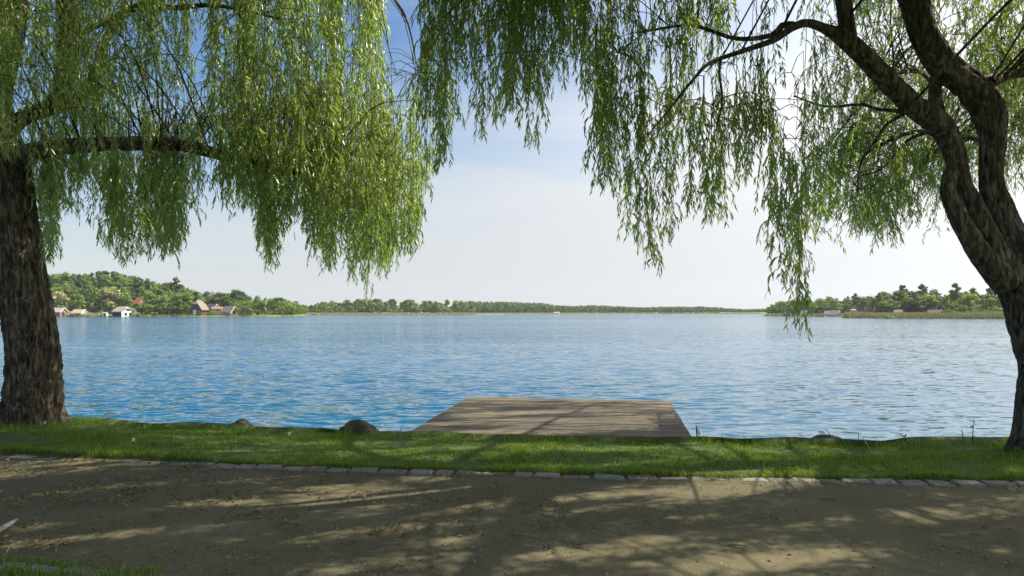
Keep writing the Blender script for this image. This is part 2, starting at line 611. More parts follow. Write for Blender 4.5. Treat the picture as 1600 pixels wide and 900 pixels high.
def kerb_row(name, yfun, x0, x1, lift, sink=None):
    k = link(name, None, kind='structure')
    x = x0
    i = 0
    while x < x1:
        ln = random.uniform(0.20, 0.34)
        xc = x + ln / 2
        slope = (yfun(xc + .05) - yfun(xc - .05)) / .1
        z = lift(xc) + random.uniform(-.008, .008)
        o = link('kerb_stone', stone_v[random.randrange(8)], k, (xc, yfun(xc) + random.uniform(-.012, .012), z - .065),
                 (random.uniform(-.05, .05), random.uniform(-.04, .04), math.atan(slope) + random.uniform(-.05, .05)),
                 (ln - random.uniform(0.015, 0.03), random.uniform(0.145, 0.175), 0.13))
        x += ln
        i += 1
    return k


k1 = kerb_row('kerb', kerb_y, -9.2, 8.2, lambda x: 0.014 - 0.012 * float(smooth((-x - 0.5) / 3.5)))
k1['label'] = 'row of rough pale granite stones between path and shore lawn'
k2 = kerb_row('kerb', near_kerb_y, -5.2, 3.4, lambda x: 0.02 - 0.055 * float(smooth((x + 2.75) / .5)))
k2['label'] = 'near row of granite stones half grown over at the path edge'


# ------------------------------------------------------------------ jetty
ang = R(-8.6)
jet = thing('jetty', 'wide weathered plank jetty reaching out from the lawn into the lake', 'jetty', (-1.62, 9.02, -0.09), ang)
plv = []
LJ, WJ = 4.95, 4.0
for s in range(6):
    r = np.random.default_rng(50 + s)
    b = MB()
    zs = r.normal(0, .0015, 4)
    b.box(0, WJ, 0, .122, -.035, 0)
    b.v = [(x + (r.uniform(-.005, .005) if True else 0), y + r.normal(0, .0015), z + (r.normal(0, .002) if z == 0 else 0)) for x, y, z in b.v]
    plv.append(mesh('plank', b.v, b.f, M['plank']))
y = 0
while y < LJ:
    o = link('plank', plv[random.randrange(6)], jet, (random.uniform(-.004, .004), y, random.uniform(-.004, .004)), (random.uniform(-.012, .012), 0, random.uniform(-.0015, .0015)))
    y += .142
for xx in (0.15, 1.35, 2.6, 3.75):
    b = MB()
    b.box(xx, xx + .1, 0.05, LJ - .08, -.19, -.04)
    b.build('joist', M['timber'], jet)
for yy in (1.6, LJ - .25):
    for xx in (.2, 2.0, 3.8):
        sp = np.array([(xx, yy, -.19, .075), (xx, yy, -1.0, .075), (xx, yy, -2.6, .075)])
        link('post', tube_mesh('post', spline(sp, .5), 10, M['timber']), jet)

# ------------------------------------------------------------------ boulders
def boulder(name, label, loc, size, seed, rz):
    import bmesh
    bm = bmesh.new()
    bmesh.ops.create_icosphere(bm, subdivisions=4, radius=1)
    co = np.array([v.co[:] for v in bm.verts])
    d = 1 + (vnoise(co * 1.3 + 7, seed) - .5) * .5 + (vnoise(co * 3.1 + 7, seed + 1) - .5) * .22 + (vnoise(co * 9 + 7, seed + 2) - .5) * .07
    co = co * d[:, None]
    co[:, 2] = np.sign(co[:, 2]) * np.abs(co[:, 2]) ** 1.25
    for v, c_ in zip(bm.verts, co):
        v.co = Vector(c_ * np.array(size))
    me = bpy.data.meshes.new(name)
    bm.to_mesh(me)
    bm.free()
    for p in me.polygons:
        p.use_smooth = True
    me.materials.append(M['rock'])
    return thing(name, label, 'boulder', loc, rz, me=me)


c = P(378, 664, 10.15)
boulder('boulder', 'brown boulder with pale streaks at the lawn edge nearer the thick trunk', (c[0], c[1], c[2] - .12), (.27, .25, .17), 3, .3)
c = P(559, 668, 9.75)
boulder('boulder', 'smooth dark rounded boulder at the lawn edge beside the jetty', (c[0], c[1], c[2] - .11), (.32, .26, .19), 11, .1)
c = P(1290, 692, 9.2)
boulder('boulder', 'low flat rock just showing over the lawn edge by bare twigs', (c[0], c[1], c[2] - .04), (.30, .26, .115), 23, .2)

# ------------------------------------------------------------------ grass
def blades(xy, z, hmin, hmax, wd, lean, r):
    nb = len(xy)
    a = r.uniform(0, 2 * PI, nb)
    h = r.uniform(hmin, hmax, nb)
    l = r.normal(0, lean, (nb, 2)) * h[:, None]
    b = np.column_stack([xy, z])
    s = np.column_stack([np.cos(a), np.sin(a), 0 * a]) * wd
    mid = b + np.column_stack([l * .35, h * .6])
    tip = b + np.column_stack([l, h])
    V = np.stack([b - s, b + s, mid + s * .8, mid - s * .8, tip], 1).reshape(-1, 3)
    k = np.arange(nb)[:, None] * 5
    T = np.vstack([k + [0, 1, 2], k + [0, 2, 3], k + [3, 2, 4]])
    return V, T


def grass_field(nb, x0, x1, ylo, yhi, hmin, hmax, wd, r, edge=0.0):
    x = r.uniform(x0, x1, nb)
    u = r.uniform(0, 1, nb)
    yl, yh = ylo(x), yhi(x)
    y = yl + (yh - yl) * u
    cl = vnoise(np.stack([x * 2.2, y * 2.2, 0 * x], -1), 31)
    fine = vnoise(np.stack([x * 9, y * 9, 0 * x], -1), 32)
    keep = r.uniform(0, 1, nb) < 0.35 + 0.9 * cl * fine * 2
    x, y, cl = x[keep], y[keep], cl[keep]
    z = lawn_z(x, y) - .01 + np.interp(y - bank_y(x), [0, .08, .22, .45, .75], [0, 0, -.12, -.44, -.77])
    hs = 0.6 + 0.9 * cl
    nb = len(x)
    V, T = blades(np.column_stack([x, y]), z, hmin, hmax, wd, .55, r)
    V = V.reshape(-1, 5, 3)
    V[:, :, 2] = z[:, None] + (V[:, :, 2] - z[:, None]) * hs[:, None]
    return V.reshape(-1, 3), T


def join(parts):
    Vs, Ts, b = [], [], 0
    for V, T in parts:
        Vs.append(V)
        Ts.append(T + b)
        b += len(V)
    return np.vstack(Vs), np.vstack(Ts)


r = np.random.default_rng(3)
gp = [grass_field(150000, -9.5, 8.5, lambda x: kerb_y(x) + .07, lambda x: bank_y(x) + .30, .018, .046, .0032, r),
      grass_field(9000, -9.5, 8.5, lambda x: kerb_y(x) + .055, lambda x: kerb_y(x) + .14, .03, .07, .003, r),
      grass_field(9000, -9.5, 8.5, lambda x: bank_y(x) - .1, lambda x: bank_y(x) + .3, .03, .08, .003, r)]
xs_ = np.concatenate([r.normal(gx(52, 9.9), .55, 2600), r.normal(gx(1652, 8.1), .6, 2600), r.uniform(-9, 7, 2600)])
ys_ = np.concatenate([r.normal(9.75, .45, 2600), r.normal(8.0, .5, 2600), np.zeros(2600)])
ys_[5200:] = bank_y(xs_[5200:]) + r.uniform(-.25, .1, 2600)
ok_ = (ys_ > kerb_y(xs_) + .1) & (ys_ < bank_y(xs_) + .12)
xs_, ys_ = xs_[ok_], ys_[ok_]
ok_ = vnoise(np.stack([xs_ * 6, ys_ * 6, 0 * xs_], -1), 33) > .55
gp.append(blades(np.column_stack([xs_, ys_])[ok_], lawn_z(xs_, ys_)[ok_] - .01, .06, .15, .003, .45, r))
xs_ = r.uniform(-9, 7, 260)
ys_ = kerb_y(xs_) + .1 + (bank_y(xs_) - kerb_y(xs_)) * r.uniform(0, .95, 260)
gp.append(blades(np.column_stack([xs_, ys_]), lawn_z(xs_, ys_) - .01, .10, .20, .0022, .3, r))
V, T = join(gp)
link('grass', mesh('grass', V, T, M['grass']), kind='stuff')
gp = [grass_field(14000, -5, -2.0, lambda x: near_kerb_y(x) - 1.2, lambda x: near_kerb_y(x) - .04, .02, .055, .003, r),
      grass_field(900, -5, -2.2, lambda x: near_kerb_y(x) + .02, lambda x: near_kerb_y(x) + .12, .015, .035, .003, r)]
V, T = join(gp)
link('grass', mesh('grass', V, T, M['grass']), kind='stuff')


# ------------------------------------------------------------------ fallen leaves and litter on the path
def litter(nb, r, lawn=False):
    x = r.uniform(-8, 7, nb * 4)
    u = r.uniform(0, 1, nb * 4)
    y = near_kerb_y(x) - .05 + u * (kerb_y(x) - near_kerb_y(x) + .05)
    cl = vnoise(np.stack([x * 1.5, y * 2.0, 0 * x], -1), 61)
    fine = vnoise(np.stack([x * 7, y * 7, 0 * x], -1), 62)
    left = 0.35 + 0.65 * smooth((-x + 1.5) / 5)
    edge = np.exp(-((u - 1) / .05) ** 2) * .9 + np.exp(-(u / .09) ** 2) * .9
    pr = (np.clip((cl - .38) * 2.2, .06, 1) * np.clip((fine - .35) * 2.5, .08, 1) * left + edge * .5 * fine)
    keep = r.uniform(0, 1, nb * 4) < pr
    x, y = x[keep][:nb], y[keep][:nb]
    k = len(x)
    if lawn:
        x = r.uniform(-9, 7, k)
        y = kerb_y(x) + .08 + (bank_y(x) - kerb_y(x)) * r.uniform(0, 1, k) ** 1.6 * .95
    a = r.uniform(0, 2 * PI, k)
    L = r.uniform(.006, .025, k) * np.where(r.uniform(0, 1, k) < .06, 1.5, 1)
    W_ = L * r.uniform(.10, .22, k)
    d = np.column_stack([np.cos(a), np.sin(a), r.normal(0, .25, k)])
    s = np.column_stack([-np.sin(a), np.cos(a), r.normal(0, .6, k)])
    b = np.column_stack([x, y, np.full(k, .012) + r.uniform(0, .006, k)])
    if lawn:
        b[:, 2] = lawn_z(x, y) + r.uniform(.01, .045, k)
    lift = np.column_stack([0 * x, 0 * x, r.uniform(.0, .012, k)])
    V = np.stack([b - d * L[:, None], b - s * W_[:, None] + lift, b + d * L[:, None] + lift * r.uniform(-.5, 1, (k, 1)), b + s * W_[:, None]], 1)
    V[:, :, 2] = np.maximum(V[:, :, 2], .006 + (vnoise(np.stack([V[:, :, 0] * 1.1, V[:, :, 1] * 1.1, 0 * V[:, :, 0]], -1), 2) - .5) * .03)
    q = np.arange(k)[:, None] * 4
    T = np.vstack([q + [0, 1, 3], q + [1, 2, 3]])
    return V.reshape(-1, 3), T


V, T = litter(22000, np.random.default_rng(5))
link('fallen_leaves', mesh('fallen_leaves', V, T, M['litter']), kind='stuff')
V, T = litter(1400, np.random.default_rng(15), True)
link('fallen_leaves', mesh('fallen_leaves', V, T, M['litter']), kind='stuff')


def gravel(nb, r):
    x = r.uniform(-8, 7, nb)
    y = near_kerb_y(x) + r.uniform(.02, 1, nb) * (kerb_y(x) - near_kerb_y(x) - .08)
    cl = vnoise(np.stack([x * 2.3, y * 2.3, 0 * x], -1), 81)
    keep = r.uniform(0, 1, nb) < np.clip((cl - .25) * 1.8, .1, 1)
    x, y = x[keep], y[keep]
    k = len(x)
    z = (vnoise(np.stack([x * 1.1, y * 1.1, 0 * x], -1), 2) - .5) * .03
    sz = .0025 + .006 * r.uniform(0, 1, (k, 1)) ** 3
    c0 = np.column_stack([x, y, z])
    o6 = np.array(((1, 0, .1), (0, 1, .1), (-1, 0, .1), (0, -1, .1), (0, 0, .9)))
    V = c0[:, None] + o6[None] * sz[:, None] * r.uniform(.6, 1.3, (k, 5, 1))
    q = np.arange(k)[:, None] * 5
    T = np.vstack([q + [0, 1, 4], q + [1, 2, 4], q + [2, 3, 4], q + [3, 0, 4]])
    return V.reshape(-1, 3), T


V, T = gravel(26000, np.random.default_rng(8))
link('gravel', mesh('gravel', V, T, simple('gravel_grain', (0.34, 0.30, 0.22), (0.10, 0.085, 0.06), 45)), kind='stuff')


def ground_z(x, y):
    return float((vnoise(np.array((x * 1.1, y * 1.1, 0.0)), 2) - .5) * .03)


def stick(name, label, a, b, r0, mat, bend=.02, cat='stick', group=None, sides=7):
    a, b = np.array(a, float), np.array(b, float)
    o = a.copy()
    mid = (a + b) / 2 + np.array((bend, bend * .5, abs(bend) * .4))
    sp = spline([(*(a - o), r0), (*(mid - o), r0 * .9), (*(b - o), r0 * .45)], .03)
    return thing(name, label, cat, tuple(o), 0, group, me=tube_mesh(name, sp, sides, mat))


def on_path(px, py, lift=.012):
    Yd = EYE * F / (py - HZ)
    x = gx(px, Yd)
    return (x, Yd, ground_z(x, Yd) + lift)


pa, pb = on_path(-14, 838, .02), on_path(26, 815, .02)
stick('stick', 'pale bleached strip of wood on the path at the frame edge', pa, pb, .022, M['pale_stick'])
stick('stick', 'small pale straw lying near the overgrown stones', on_path(66, 862), on_path(78, 855), .005, M['pale_stick'], .003)
stick('stick', 'thin straw sprig curving up beside the near stones', on_path(2, 876), tuple(np.array(on_path(14, 868)) + (0, 0, .07)), .004, M['pale_stick'], .01)
stick('stick', 'brown twig lying on the path under the sunlit kerb stones', on_path(1228, 774), on_path(1246, 767), .008, M['stick'], .01)
stick('stick', 'dark forked twig lying flat on the shady path', on_path(1282, 781), on_path(1306, 783), .008, M['stick'], .02)
stick('stick', 'long thin pale stalk leaning in the sunny lawn', (*P(1348, 697, 8.4)[:2], .10), (*P(1362, 709, 7.95)[:2], .03), .004, M['pale_stick'], .0)
stick('stick', 'short dark twig lying on the open path', on_path(1138, 853), on_path(1168, 856), .007, M['stick'], .01)
stick('stick', 'slim brown twig lying among leaves in mid path', on_path(1515, 834), on_path(1535, 835), .006, M['stick'], .01)

# stake with a hooked branch standing in the water by the jetty
Yk = 2.30 * F / (677 - HZ)
st = thing('stake', 'small dark hooked stake sticking out of the water beside the jetty', 'stake', (gx(1089, Yk), Yk, WATER - .3))
link('post', tube_mesh('post', spline([(0, 0, 0, .016), (0, 0, .3, .016), (-.005, 0, .44, .012)], .05), 7, M['timber']), st)
link('hook', tube_mesh('hook', spline([(0, 0, .34, .012), (.035, -.01, .35, .010), (.045, -.01, .31, .009), (.02, -.01, .30, .008)], .02), 6, M['timber']), st)


def twig_pair(label, base, pts, mat=M['stick']):
    o = thing('bare_twig', label, 'twig', base, 0, me=tube_mesh('bare_twig', spline([(*p, q) for p, q in pts], .05), 5, mat))
    return o


b0 = P(1300, 690, 9.1)
twig_pair('bare forked twig standing up behind the low flat rock', b0, [((0, 0, 0), .007), ((-.03, 0, .10), .006), ((-.09, 0, .17), .003)])
b0 = P(1262, 690, 9.0)
twig_pair('thin dry twig leaning over the lawn edge before the flat rock', b0, [((0, 0, -.02), .005), ((-.05, 0, .05), .005), ((-.12, 0, .11), .003)])
b0 = P(1342, 690, 9.0)
twig_pair('short upright dry twig at the lawn edge past the flat rock', b0, [((0, 0, -.03), .005), ((-.005, 0, .06), .004), ((.002, 0, .12), .003)])
b0 = P(624, 678, 9.4)
twig_pair('single thin stalk standing in front of the water next to the jetty', b0, [((0, 0, -.05), .004), ((.02, 0, .06), .004), ((.045, 0, .17), .0025)])
b0 = P(648, 700, 8.4)


def leafy(name, label, cat, base, h, r, nl, ls, lean=0.0):
    o = thing(name, label, cat, tuple(base))
    sp = spline([(0, 0, -.03, .006), (lean * .4, 0, h * .5, .005), (lean, 0, h, .003)], .04)
    link('stem', tube_mesh('stem', sp, 5, M['weed']), o)
    q = MB()
    for k in range(nl):
        f = r.uniform(.15, 1)
        p = np.array((lean * f, 0, h * f))
        a = r.uniform(0, 2 * PI)
        d = np.array((math.cos(a), math.sin(a), r.uniform(-.1, .7)))
        s = np.array((-math.sin(a), math.cos(a), 0))
        L = ls * r.uniform(.6, 1.2)
        q.add([p, p + d * L * .45 + s * L * .28, p + d * L, p + d * L * .45 - s * L * .28], [(0, 1, 2), (0, 2, 3)])
    q.build('foliage', M['weed'], o)
    return o


r = np.random.default_rng(17)
leafy('weed', 'tall leafy weed sprouting at the lawn edge near the leaning trunk', 'weed', P(1519, 690, 8.75), .28, r, 15, .06, .03)
leafy('weed', 'thin sparse weed with a dark bud beside the taller weed', 'weed', P(1506, 690, 8.8), .16, r, 4, .035, -.03)
leafy('weed', 'low bushy weed on the lawn edge by the sunny grass', 'weed', P(1415, 690, 8.8), .07, r, 14, .06)
for (px, Yd, lb) in ((70, 9.0, 'white dandelion clock on the lawn under the thick trunk'), (452, 8.3, 'grey dandelion clock standing in the lawn behind the round boulder'),
                     (208, 7.8, 'white dandelion clock near the buried kerb stones')):
    x = gx(px, Yd)
    z = float(lawn_z(np.array(x), np.array(Yd)))
    o = thing('dandelion', lb, 'dandelion', (x, Yd, z))
    link('stem', tube_mesh('stem', spline([(0, 0, -.02, .003), (.005, 0, .08, .003), (0, 0, .14, .002)], .03), 5, M['weed']), o)
    rr = np.random.default_rng(int(px))
    q = MB()
    for k in range(46):
        d = rr.normal(0, 1, 3)
        d /= np.linalg.norm(d)
        s = np.cross(d, (0.3, .2, .9))
        s /= np.linalg.norm(s)
        c0 = np.array((0, 0, .145))
        q.add([c0, c0 + d * .022 + s * .004, c0 + d * .022 - s * .004], [(0, 1, 2)])
    q.build('seed_head', M['petal'], o)

exec_stage = 'trees'
# ------------------------------------------------------------------ willows
# lower outline of the hanging foliage as the photograph shows it: photo column -> row
ENV = fit([-200, 0, 40, 60, 75, 95, 115, 130, 150, 165, 185, 205, 235, 255, 280, 300, 312, 330, 345, 365, 385, 398, 412, 422, 432, 440, 452, 465, 480, 500, 520, 545, 560, 575, 590, 610, 630, 648, 655, 670, 685, 700, 712, 725, 745, 770, 800, 822, 838, 848, 865, 885, 905, 922, 932, 950, 968, 982, 1000, 1022, 1035, 1055, 1075, 1095, 1110, 1130, 1145, 1165, 1185, 1200, 1215, 1232, 1246, 1256, 1270, 1290, 1310, 1330, 1360, 1380, 1400, 1430, 1460, 1480, 1500, 1600, 1800],
          [215, 235, 300, 330, 415, 330, 380, 300, 300, 395, 400, 412, 380, 395, 390, 320, 290, 300, 365, 350, 330, 340, 440, 430, 400, 330, 380, 360, 385, 420, 440, 450, 440, 470, 430, 435, 400, 420, 370, 300, 310, 250, 210, 220, 235, 215, 200, 230, 243, 190, 160, 150, 150, 190, 310, 300, 330, 420, 425, 436, 380, 390, 385, 330, 350, 380, 300, 300, 320, 400, 440, 500, 525, 430, 372, 340, 350, 378, 385, 385, 350, 340, 360, 340, 320, 300, 300])


def strand(L, r, arch=0.0, bare=0.0, dens=1.0, leaf=1.0, shoot=1.0, coarse=False):
    """one hanging willow twig with its side shoots: returns vertices, triangles, material index"""
    m = max(6, int(L / (.22 if coarse else .09)))
    t = np.linspace(0, 1, m)
    ph = r.uniform(0, 2 * PI, 4)
    sway = L * .035
    x = arch * L * .62 * (1 - np.exp(-2.6 * t)) + sway * np.sin(t * 4 + ph[0]) * t
    y = sway * np.sin(t * 3.3 + ph[1]) * t
    z = -L * (t ** (1 + .9 * arch)) * (1 - .25 * arch)
    main = np.column_stack([x, y, z])
    lines = [(main, .0042, .0016)]
    seg = L / (m - 1)
    B, D = [], []

    def leaves_on(line, t0, spacing, drop):
        ln = np.linalg.norm(np.diff(line, axis=0), axis=1).sum()
        k = max(2, int(ln * (1 - t0) / spacing))
        u = t0 + (1 - t0) * (np.arange(k) + r.uniform(0, .8, k)) / k
        gap = vnoise(np.stack([u * ln * 4 + ph[2], 0 * u, 0 * u], -1), 77)
        u = u[(gap > .22) | (u > .85)]
        k = len(u)
        if k == 0:
            return
        f = u * (len(line) - 1)
        i = np.clip(f.astype(int), 0, len(line) - 2)
        p = line[i] + (line[i + 1] - line[i]) * (f - i)[:, None]
        tg = unit(line[i + 1] - line[i])
        a = r.uniform(0, 2 * PI, k)
        o = np.column_stack([np.cos(a), np.sin(a), r.uniform(-.5, .15, k)])
        B.append(p)
        D.append(unit(tg * .75 + o * r.uniform(.25, .78, (k, 1)) + np.array((0, 0, -drop))))
    leaves_on(main, bare, .023 / dens, .25)
    ns = int(L * (1 - bare) / .115 * shoot)
    for k in range(ns):
        u = bare + (1 - bare) * r.uniform(0, .93)
        f = u * (m - 1)
        i = min(int(f), m - 2)
        p = main[i] + (main[i + 1] - main[i]) * (f - i)
        a = r.uniform(0, 2 * PI)
        sl = r.uniform(.10, .36) * (1.25 - .5 * u)
        q = np.linspace(0, 1, 5)[:, None]
        o = np.array((math.cos(a), math.sin(a), 0))
        ln = p + o * sl * (.44 + .3 * arch) * (1 - (1 - q) ** 2) + np.array((0, 0, -1.0)) * sl * (q ** 1.5) * .9
        if not coarse:
            lines.append((ln[::2], .0022, .001))
        leaves_on(ln, .08, .021 / dens, .2)
    B, D = np.vstack(B), np.vstack(D)
    k = len(B)
    nrm = unit(r.normal(0, 1, (k, 3)))
    sd_ = unit(np.cross(D, nrm))
    up = np.cross(sd_, D)
    LL = r.uniform(.050, .102, k)[:, None] * leaf
    WW = LL * r.uniform(.085, .125, (k, 1))
    cur = r.uniform(-.12, .05, (k, 1))
    b = B
    m1 = B + D * LL * .42 + up * LL * cur
    tip = B + D * LL + np.array((0, 0, -1.0)) * LL * .15
    V = np.stack([b, m1 - sd_ * WW, tip, m1 + sd_ * WW], 1).reshape(-1, 3)
    q = np.arange(k)[:, None] * 4
    T = np.vstack([q + [0, 1, 2], q + [0, 2, 3]])
    mi = np.zeros(len(T), int)
    nb = len(V)
    Vs, Ts = [V], [T]
    for q_, (ln, ra, rb) in enumerate(lines):
        sp = np.column_stack([ln, np.linspace(ra, rb, len(ln))])
        v, qd, tt_ = tube(sp, 3, cap=False)
        tr = tris_of(v, qd, None)
        if q_:      # the finest side shoots are narrow blades, two faces to a length
            tr = tr[np.arange(len(tr)) % 3 == 0]
        Vs.append(v)
        Ts.append(tr + nb)
        nb += len(v)
        mi = np.concatenate([mi, np.ones(len(tr), int)])
    return np.vstack(Vs), np.vstack(Ts), mi


VAR = []          # (length, kind, V, T, mi, mesh)
r = np.random.default_rng(21)
for Lm in (.55, .8, 1.1, 1.5, 2.0):
    for k in range(4):
        VAR.append([Lm, 'hang', *strand(Lm, r, 0, (0, .05, .35, .15)[k], 1.0, shoot=1.25)])
for Lm in (.55, .8, 1.1, 1.5):
    for k in range(4):
        VAR.append([Lm, 'arch', *strand(Lm, r, r.uniform(.5, .9), .05, .9, .9, shoot=1.2)])
COARSE = []       # the same twigs for the upper crowns: half as many leaves, each larger
for v in VAR:
    COARSE.append(strand(v[0], r, .7 if v[1] == 'arch' else 0, .05, .5, 1.5, 1.0, True))
for v in VAR:
    v.append(mesh('hanging_twig', v[2], v[3], [M['willow'], M['shoot']], v[4]))


def proj(p):
    yy = max(p[1], .05)
    return 800 + F * p[0] / yy, HZ - F * (p[2] - EYE) / yy


class Willow:
    def __init__(s, label, base, name):
        s.name = name
        s.slim = .84 if name == 'left' else .83
        s.root = thing('willow_tree', label, 'tree', base)
        s.o = np.array(base, float)
        s.samples = []
        s.strands = []     # (tip px, variant, location, rotz, scale, in_view)

    def limb(s, name, pts, sides=28, step=.05, bark=.012, seed=0, flare=None):
        pts = [(*q[:3], q[3] * s.slim) for q in pts]
        """pts in world coordinates with radius"""
        sp = spline(pts, step)
        sp[:, :3] -= s.o
        me = tube_mesh(name, sp, sides, M['bark'], bark=bark, seed=seed, flare=flare)
        link(name, me, s.root)
        s.samples.append(sp[::max(1, int(.12 / step))].copy())

    def put(s, top, L, kind, r, view):
        c_ = [i for i, v in enumerate(VAR) if v[1] == kind]
        c_.sort(key=lambda i: abs(VAR[i][0] - L) + r.uniform(0, .15))
        i = c_[r.integers(0, 3)]
        sc = float(np.clip(L / VAR[i][0], .75, 1.3))
        s.strands.append((i, np.array(top) - s.o, r.uniform(0, 2 * PI), sc, view))

    def finish(s, r):
        smp = np.vstack(s.samples)
        # thin branches carry the twigs: each twig top is tied to the wood by a branch shared with its neighbours
        cells = {}
        for st_ in s.strands:
            key = tuple(np.floor(st_[1] / np.array((.55, .8, .7))).astype(int))
            cells.setdefault(key, []).append(st_[1])
        Vs, Ts, nb = [], [], 0

        def addtube(pts, step=.2, sides=4):
            nonlocal nb
            v, q, t_ = tube(spline(pts, step), sides)
            tr = tris_of(v, q, t_)
            Vs.append(v)
            Ts.append(tr + nb)
            nb += len(v)
        for key, tops in cells.items():
            tops = np.array(tops)
            ce = tops.mean(0)
            d = smp[:, :3] - ce
            cost = np.linalg.norm(d, axis=1) + 6 * np.maximum(0, smp[:, 3] - .09) + .8 * np.maximum(0, d[:, 2] - .3) + .3 * np.maximum(0, .1 - smp[:, 3])
            a = smp[np.argmin(cost + r.uniform(0, .6, len(cost)))]
            dist = np.linalg.norm(ce - a[:3])
            up = min(.35, dist * .2)
            mid = (a[:3] + ce) / 2 + np.array((r.normal(0, .07), r.normal(0, .07), up))
            ra = min(a[3] * .6, .003 + .004 * dist + .0012 * len(tops) ** .5)
            mid2 = ce + np.array((0, 0, .05))
            addtube([(*a[:3], ra), (*mid, ra * .7), (*mid2, max(.004, ra * .4))])
            for tp in tops:
                if np.linalg.norm(tp - mid2) > .02:
                    h = (tp + mid2) / 2 + np.array((0, 0, .06))
                    addtube([(*mid2, .0055), (*h, .005), (*tp, .004)], .3, 3)
        link('branches', mesh('branches', np.vstack(Vs), np.vstack(Ts), M['bark'], smooth=True), s.root, kind='stuff')
        view = [q for q in s.strands if q[4]]
        rest = [q for q in s.strands if not q[4]]
        view.sort(key=lambda q: q[1][1])
        for q in view[:298]:
            i, loc, rz, sc, _ = q
            link('hanging_twig', VAR[i][5], s.root, tuple(loc), (0, 0, rz), (sc, sc, sc))
        nrest = len(rest)
        rest += view[298:]
        Vs, Ts, Ms, nb = [], [], [], 0
        for i, loc, rz, sc, seen in rest:
            V, T, mi = VAR[i][2:5] if seen else COARSE[i]
            ca, sa = math.cos(rz), math.sin(rz)
            v = V @ np.array(((ca, sa, 0), (-sa, ca, 0), (0, 0, 1))) * sc + loc
            Vs.append(v.astype(np.float32))
            Ts.append(T + nb)
            Ms.append(mi)
            nb += len(v)
        if Vs:
            link('crown', mesh('crown', np.vstack(Vs), np.vstack(Ts), [M['willow'], M['shoot']], np.concatenate(Ms)), s.root, kind='stuff')


def pt(px, py, Y, rpx):
    """limb point from photo column, row, depth and half width in photo pixels"""
    return (*P(px, py, Y), rpx / F * Y)


# the willow on the left
YL = 9.95
WL = Willow('willow with one thick upright furrowed trunk and a long level limb', (gx(52, YL), YL, 0), 'left')
WL.limb('trunk', [(gx(50, YL), YL, -.25, .40), pt(51, 655, YL, 40), pt(52, 600, YL, 40), pt(52, 550, YL, 39), pt(36, 450, YL, 40), pt(18, 350, YL, 40), pt(2, 265, YL, 43), pt(-8, 215, YL, 38), pt(-14, 165, YL, 30)],
        120, .02, .036, 1, (.45, .60, 4))
WL.limb('limb', [pt(-2, 275, YL, 26), pt(30, 248, YL - .1, 20), pt(75, 232, YL - .2, 15), pt(140, 226, YL - .3, 13), pt(210, 224, YL - .4, 12.5), pt(290, 228, YL - .5, 11), pt(350, 244, YL - .6, 10), pt(400, 258, YL - .6, 9), pt(440, 268, YL - .7, 7), pt(490, 262, YL - .8, 4), pt(540, 240, YL - .9, 2)],
        44, .03, .02, 2)
WL.limb('limb', [pt(-12, 200, YL, 24), pt(0, 130, YL + .1, 21), pt(15, 70, YL + .2, 20), pt(25, 20, YL + .3, 20), pt(28, -60, YL + .4, 19), pt(60, -200, YL + .3, 16), pt(140, -330, YL, 11), pt(260, -400, YL - .6, 7), pt(370, -410, YL - 1, 3)],
        26, .06, .010, 3)
WL.limb('limb', [pt(-4, 215, YL, 22), pt(30, 188, YL + .2, 14), pt(65, 173, YL + .4, 12), pt(100, 165, YL + .5, 11), pt(125, 150, YL + .6, 10), pt(150, 110, YL + .7, 9), pt(165, 60, YL + .9, 7), pt(215, 10, YL + 1, 5), pt(300, -20, YL + 1.1, 4), pt(420, -20, YL + 1.2, 2)],
        20, .05, .006, 4)
WL.limb('limb', [pt(80, 168, YL + .45, 12), pt(100, 120, YL + .3, 14), pt(105, 50, YL + .2, 16), pt(105, -20, YL + .1, 15), pt(130, -120, YL - .1, 13), pt(220, -200, YL - .4, 11), pt(340, -190, YL - .7, 8), pt(450, -150, YL - .9, 6), pt(540, -90, YL - 1, 4), pt(590, -20, YL - 1, 2)],
        22, .05, .008, 5)
WL.limb('limb', [pt(105, 60, YL + .2, 7), pt(160, 35, YL, 6), pt(230, 5, YL - .2, 6), pt(270, 12, YL - .3, 5), pt(330, 8, YL - .4, 4), pt(390, 18, YL - .5, 3), pt(440, 30, YL - .6, 2)],
        12, .06, .003, 6)
WL.limb('limb', [pt(-10, 120, YL + .1, 16), (-9.2, 9.0, 6.2, .13), (-9.8, 7.4, 7.6, .10), (-9.6, 5.6, 8.0, .07), (-8.6, 4.0, 7.6, .03)], 14, .1, .006, 7)
WL.limb('limb', [pt(20, 40, YL + .2, 14), (-7.0, 8.6, 7.4, .11), (-5.6, 7.0, 8.3, .08), (-3.8, 5.8, 8.3, .05), (-2.2, 5.4, 7.6, .02)], 14, .1, .006, 8)
WL.limb('limb', [pt(0, 150, YL + .1, 16), (-9.6, 10.8, 6.0, .12), (-11.2, 11.6, 7.4, .09), (-12.6, 11.6, 7.6, .04)], 14, .1, .006, 9)
WL.limb('limb', [pt(105, -20, YL + .1, 10), (-5.6, 11.0, 7.6, .07), (-3.8, 12.2, 8.2, .05), (-2.2, 12.8, 7.5, .03), (-1.7, 12.6, 6.0, .012)], 12, .08, .004, 10)

r = np.random.default_rng(101)


def sky_gap(px, py):
    return 596 < px < 655 and py < 105


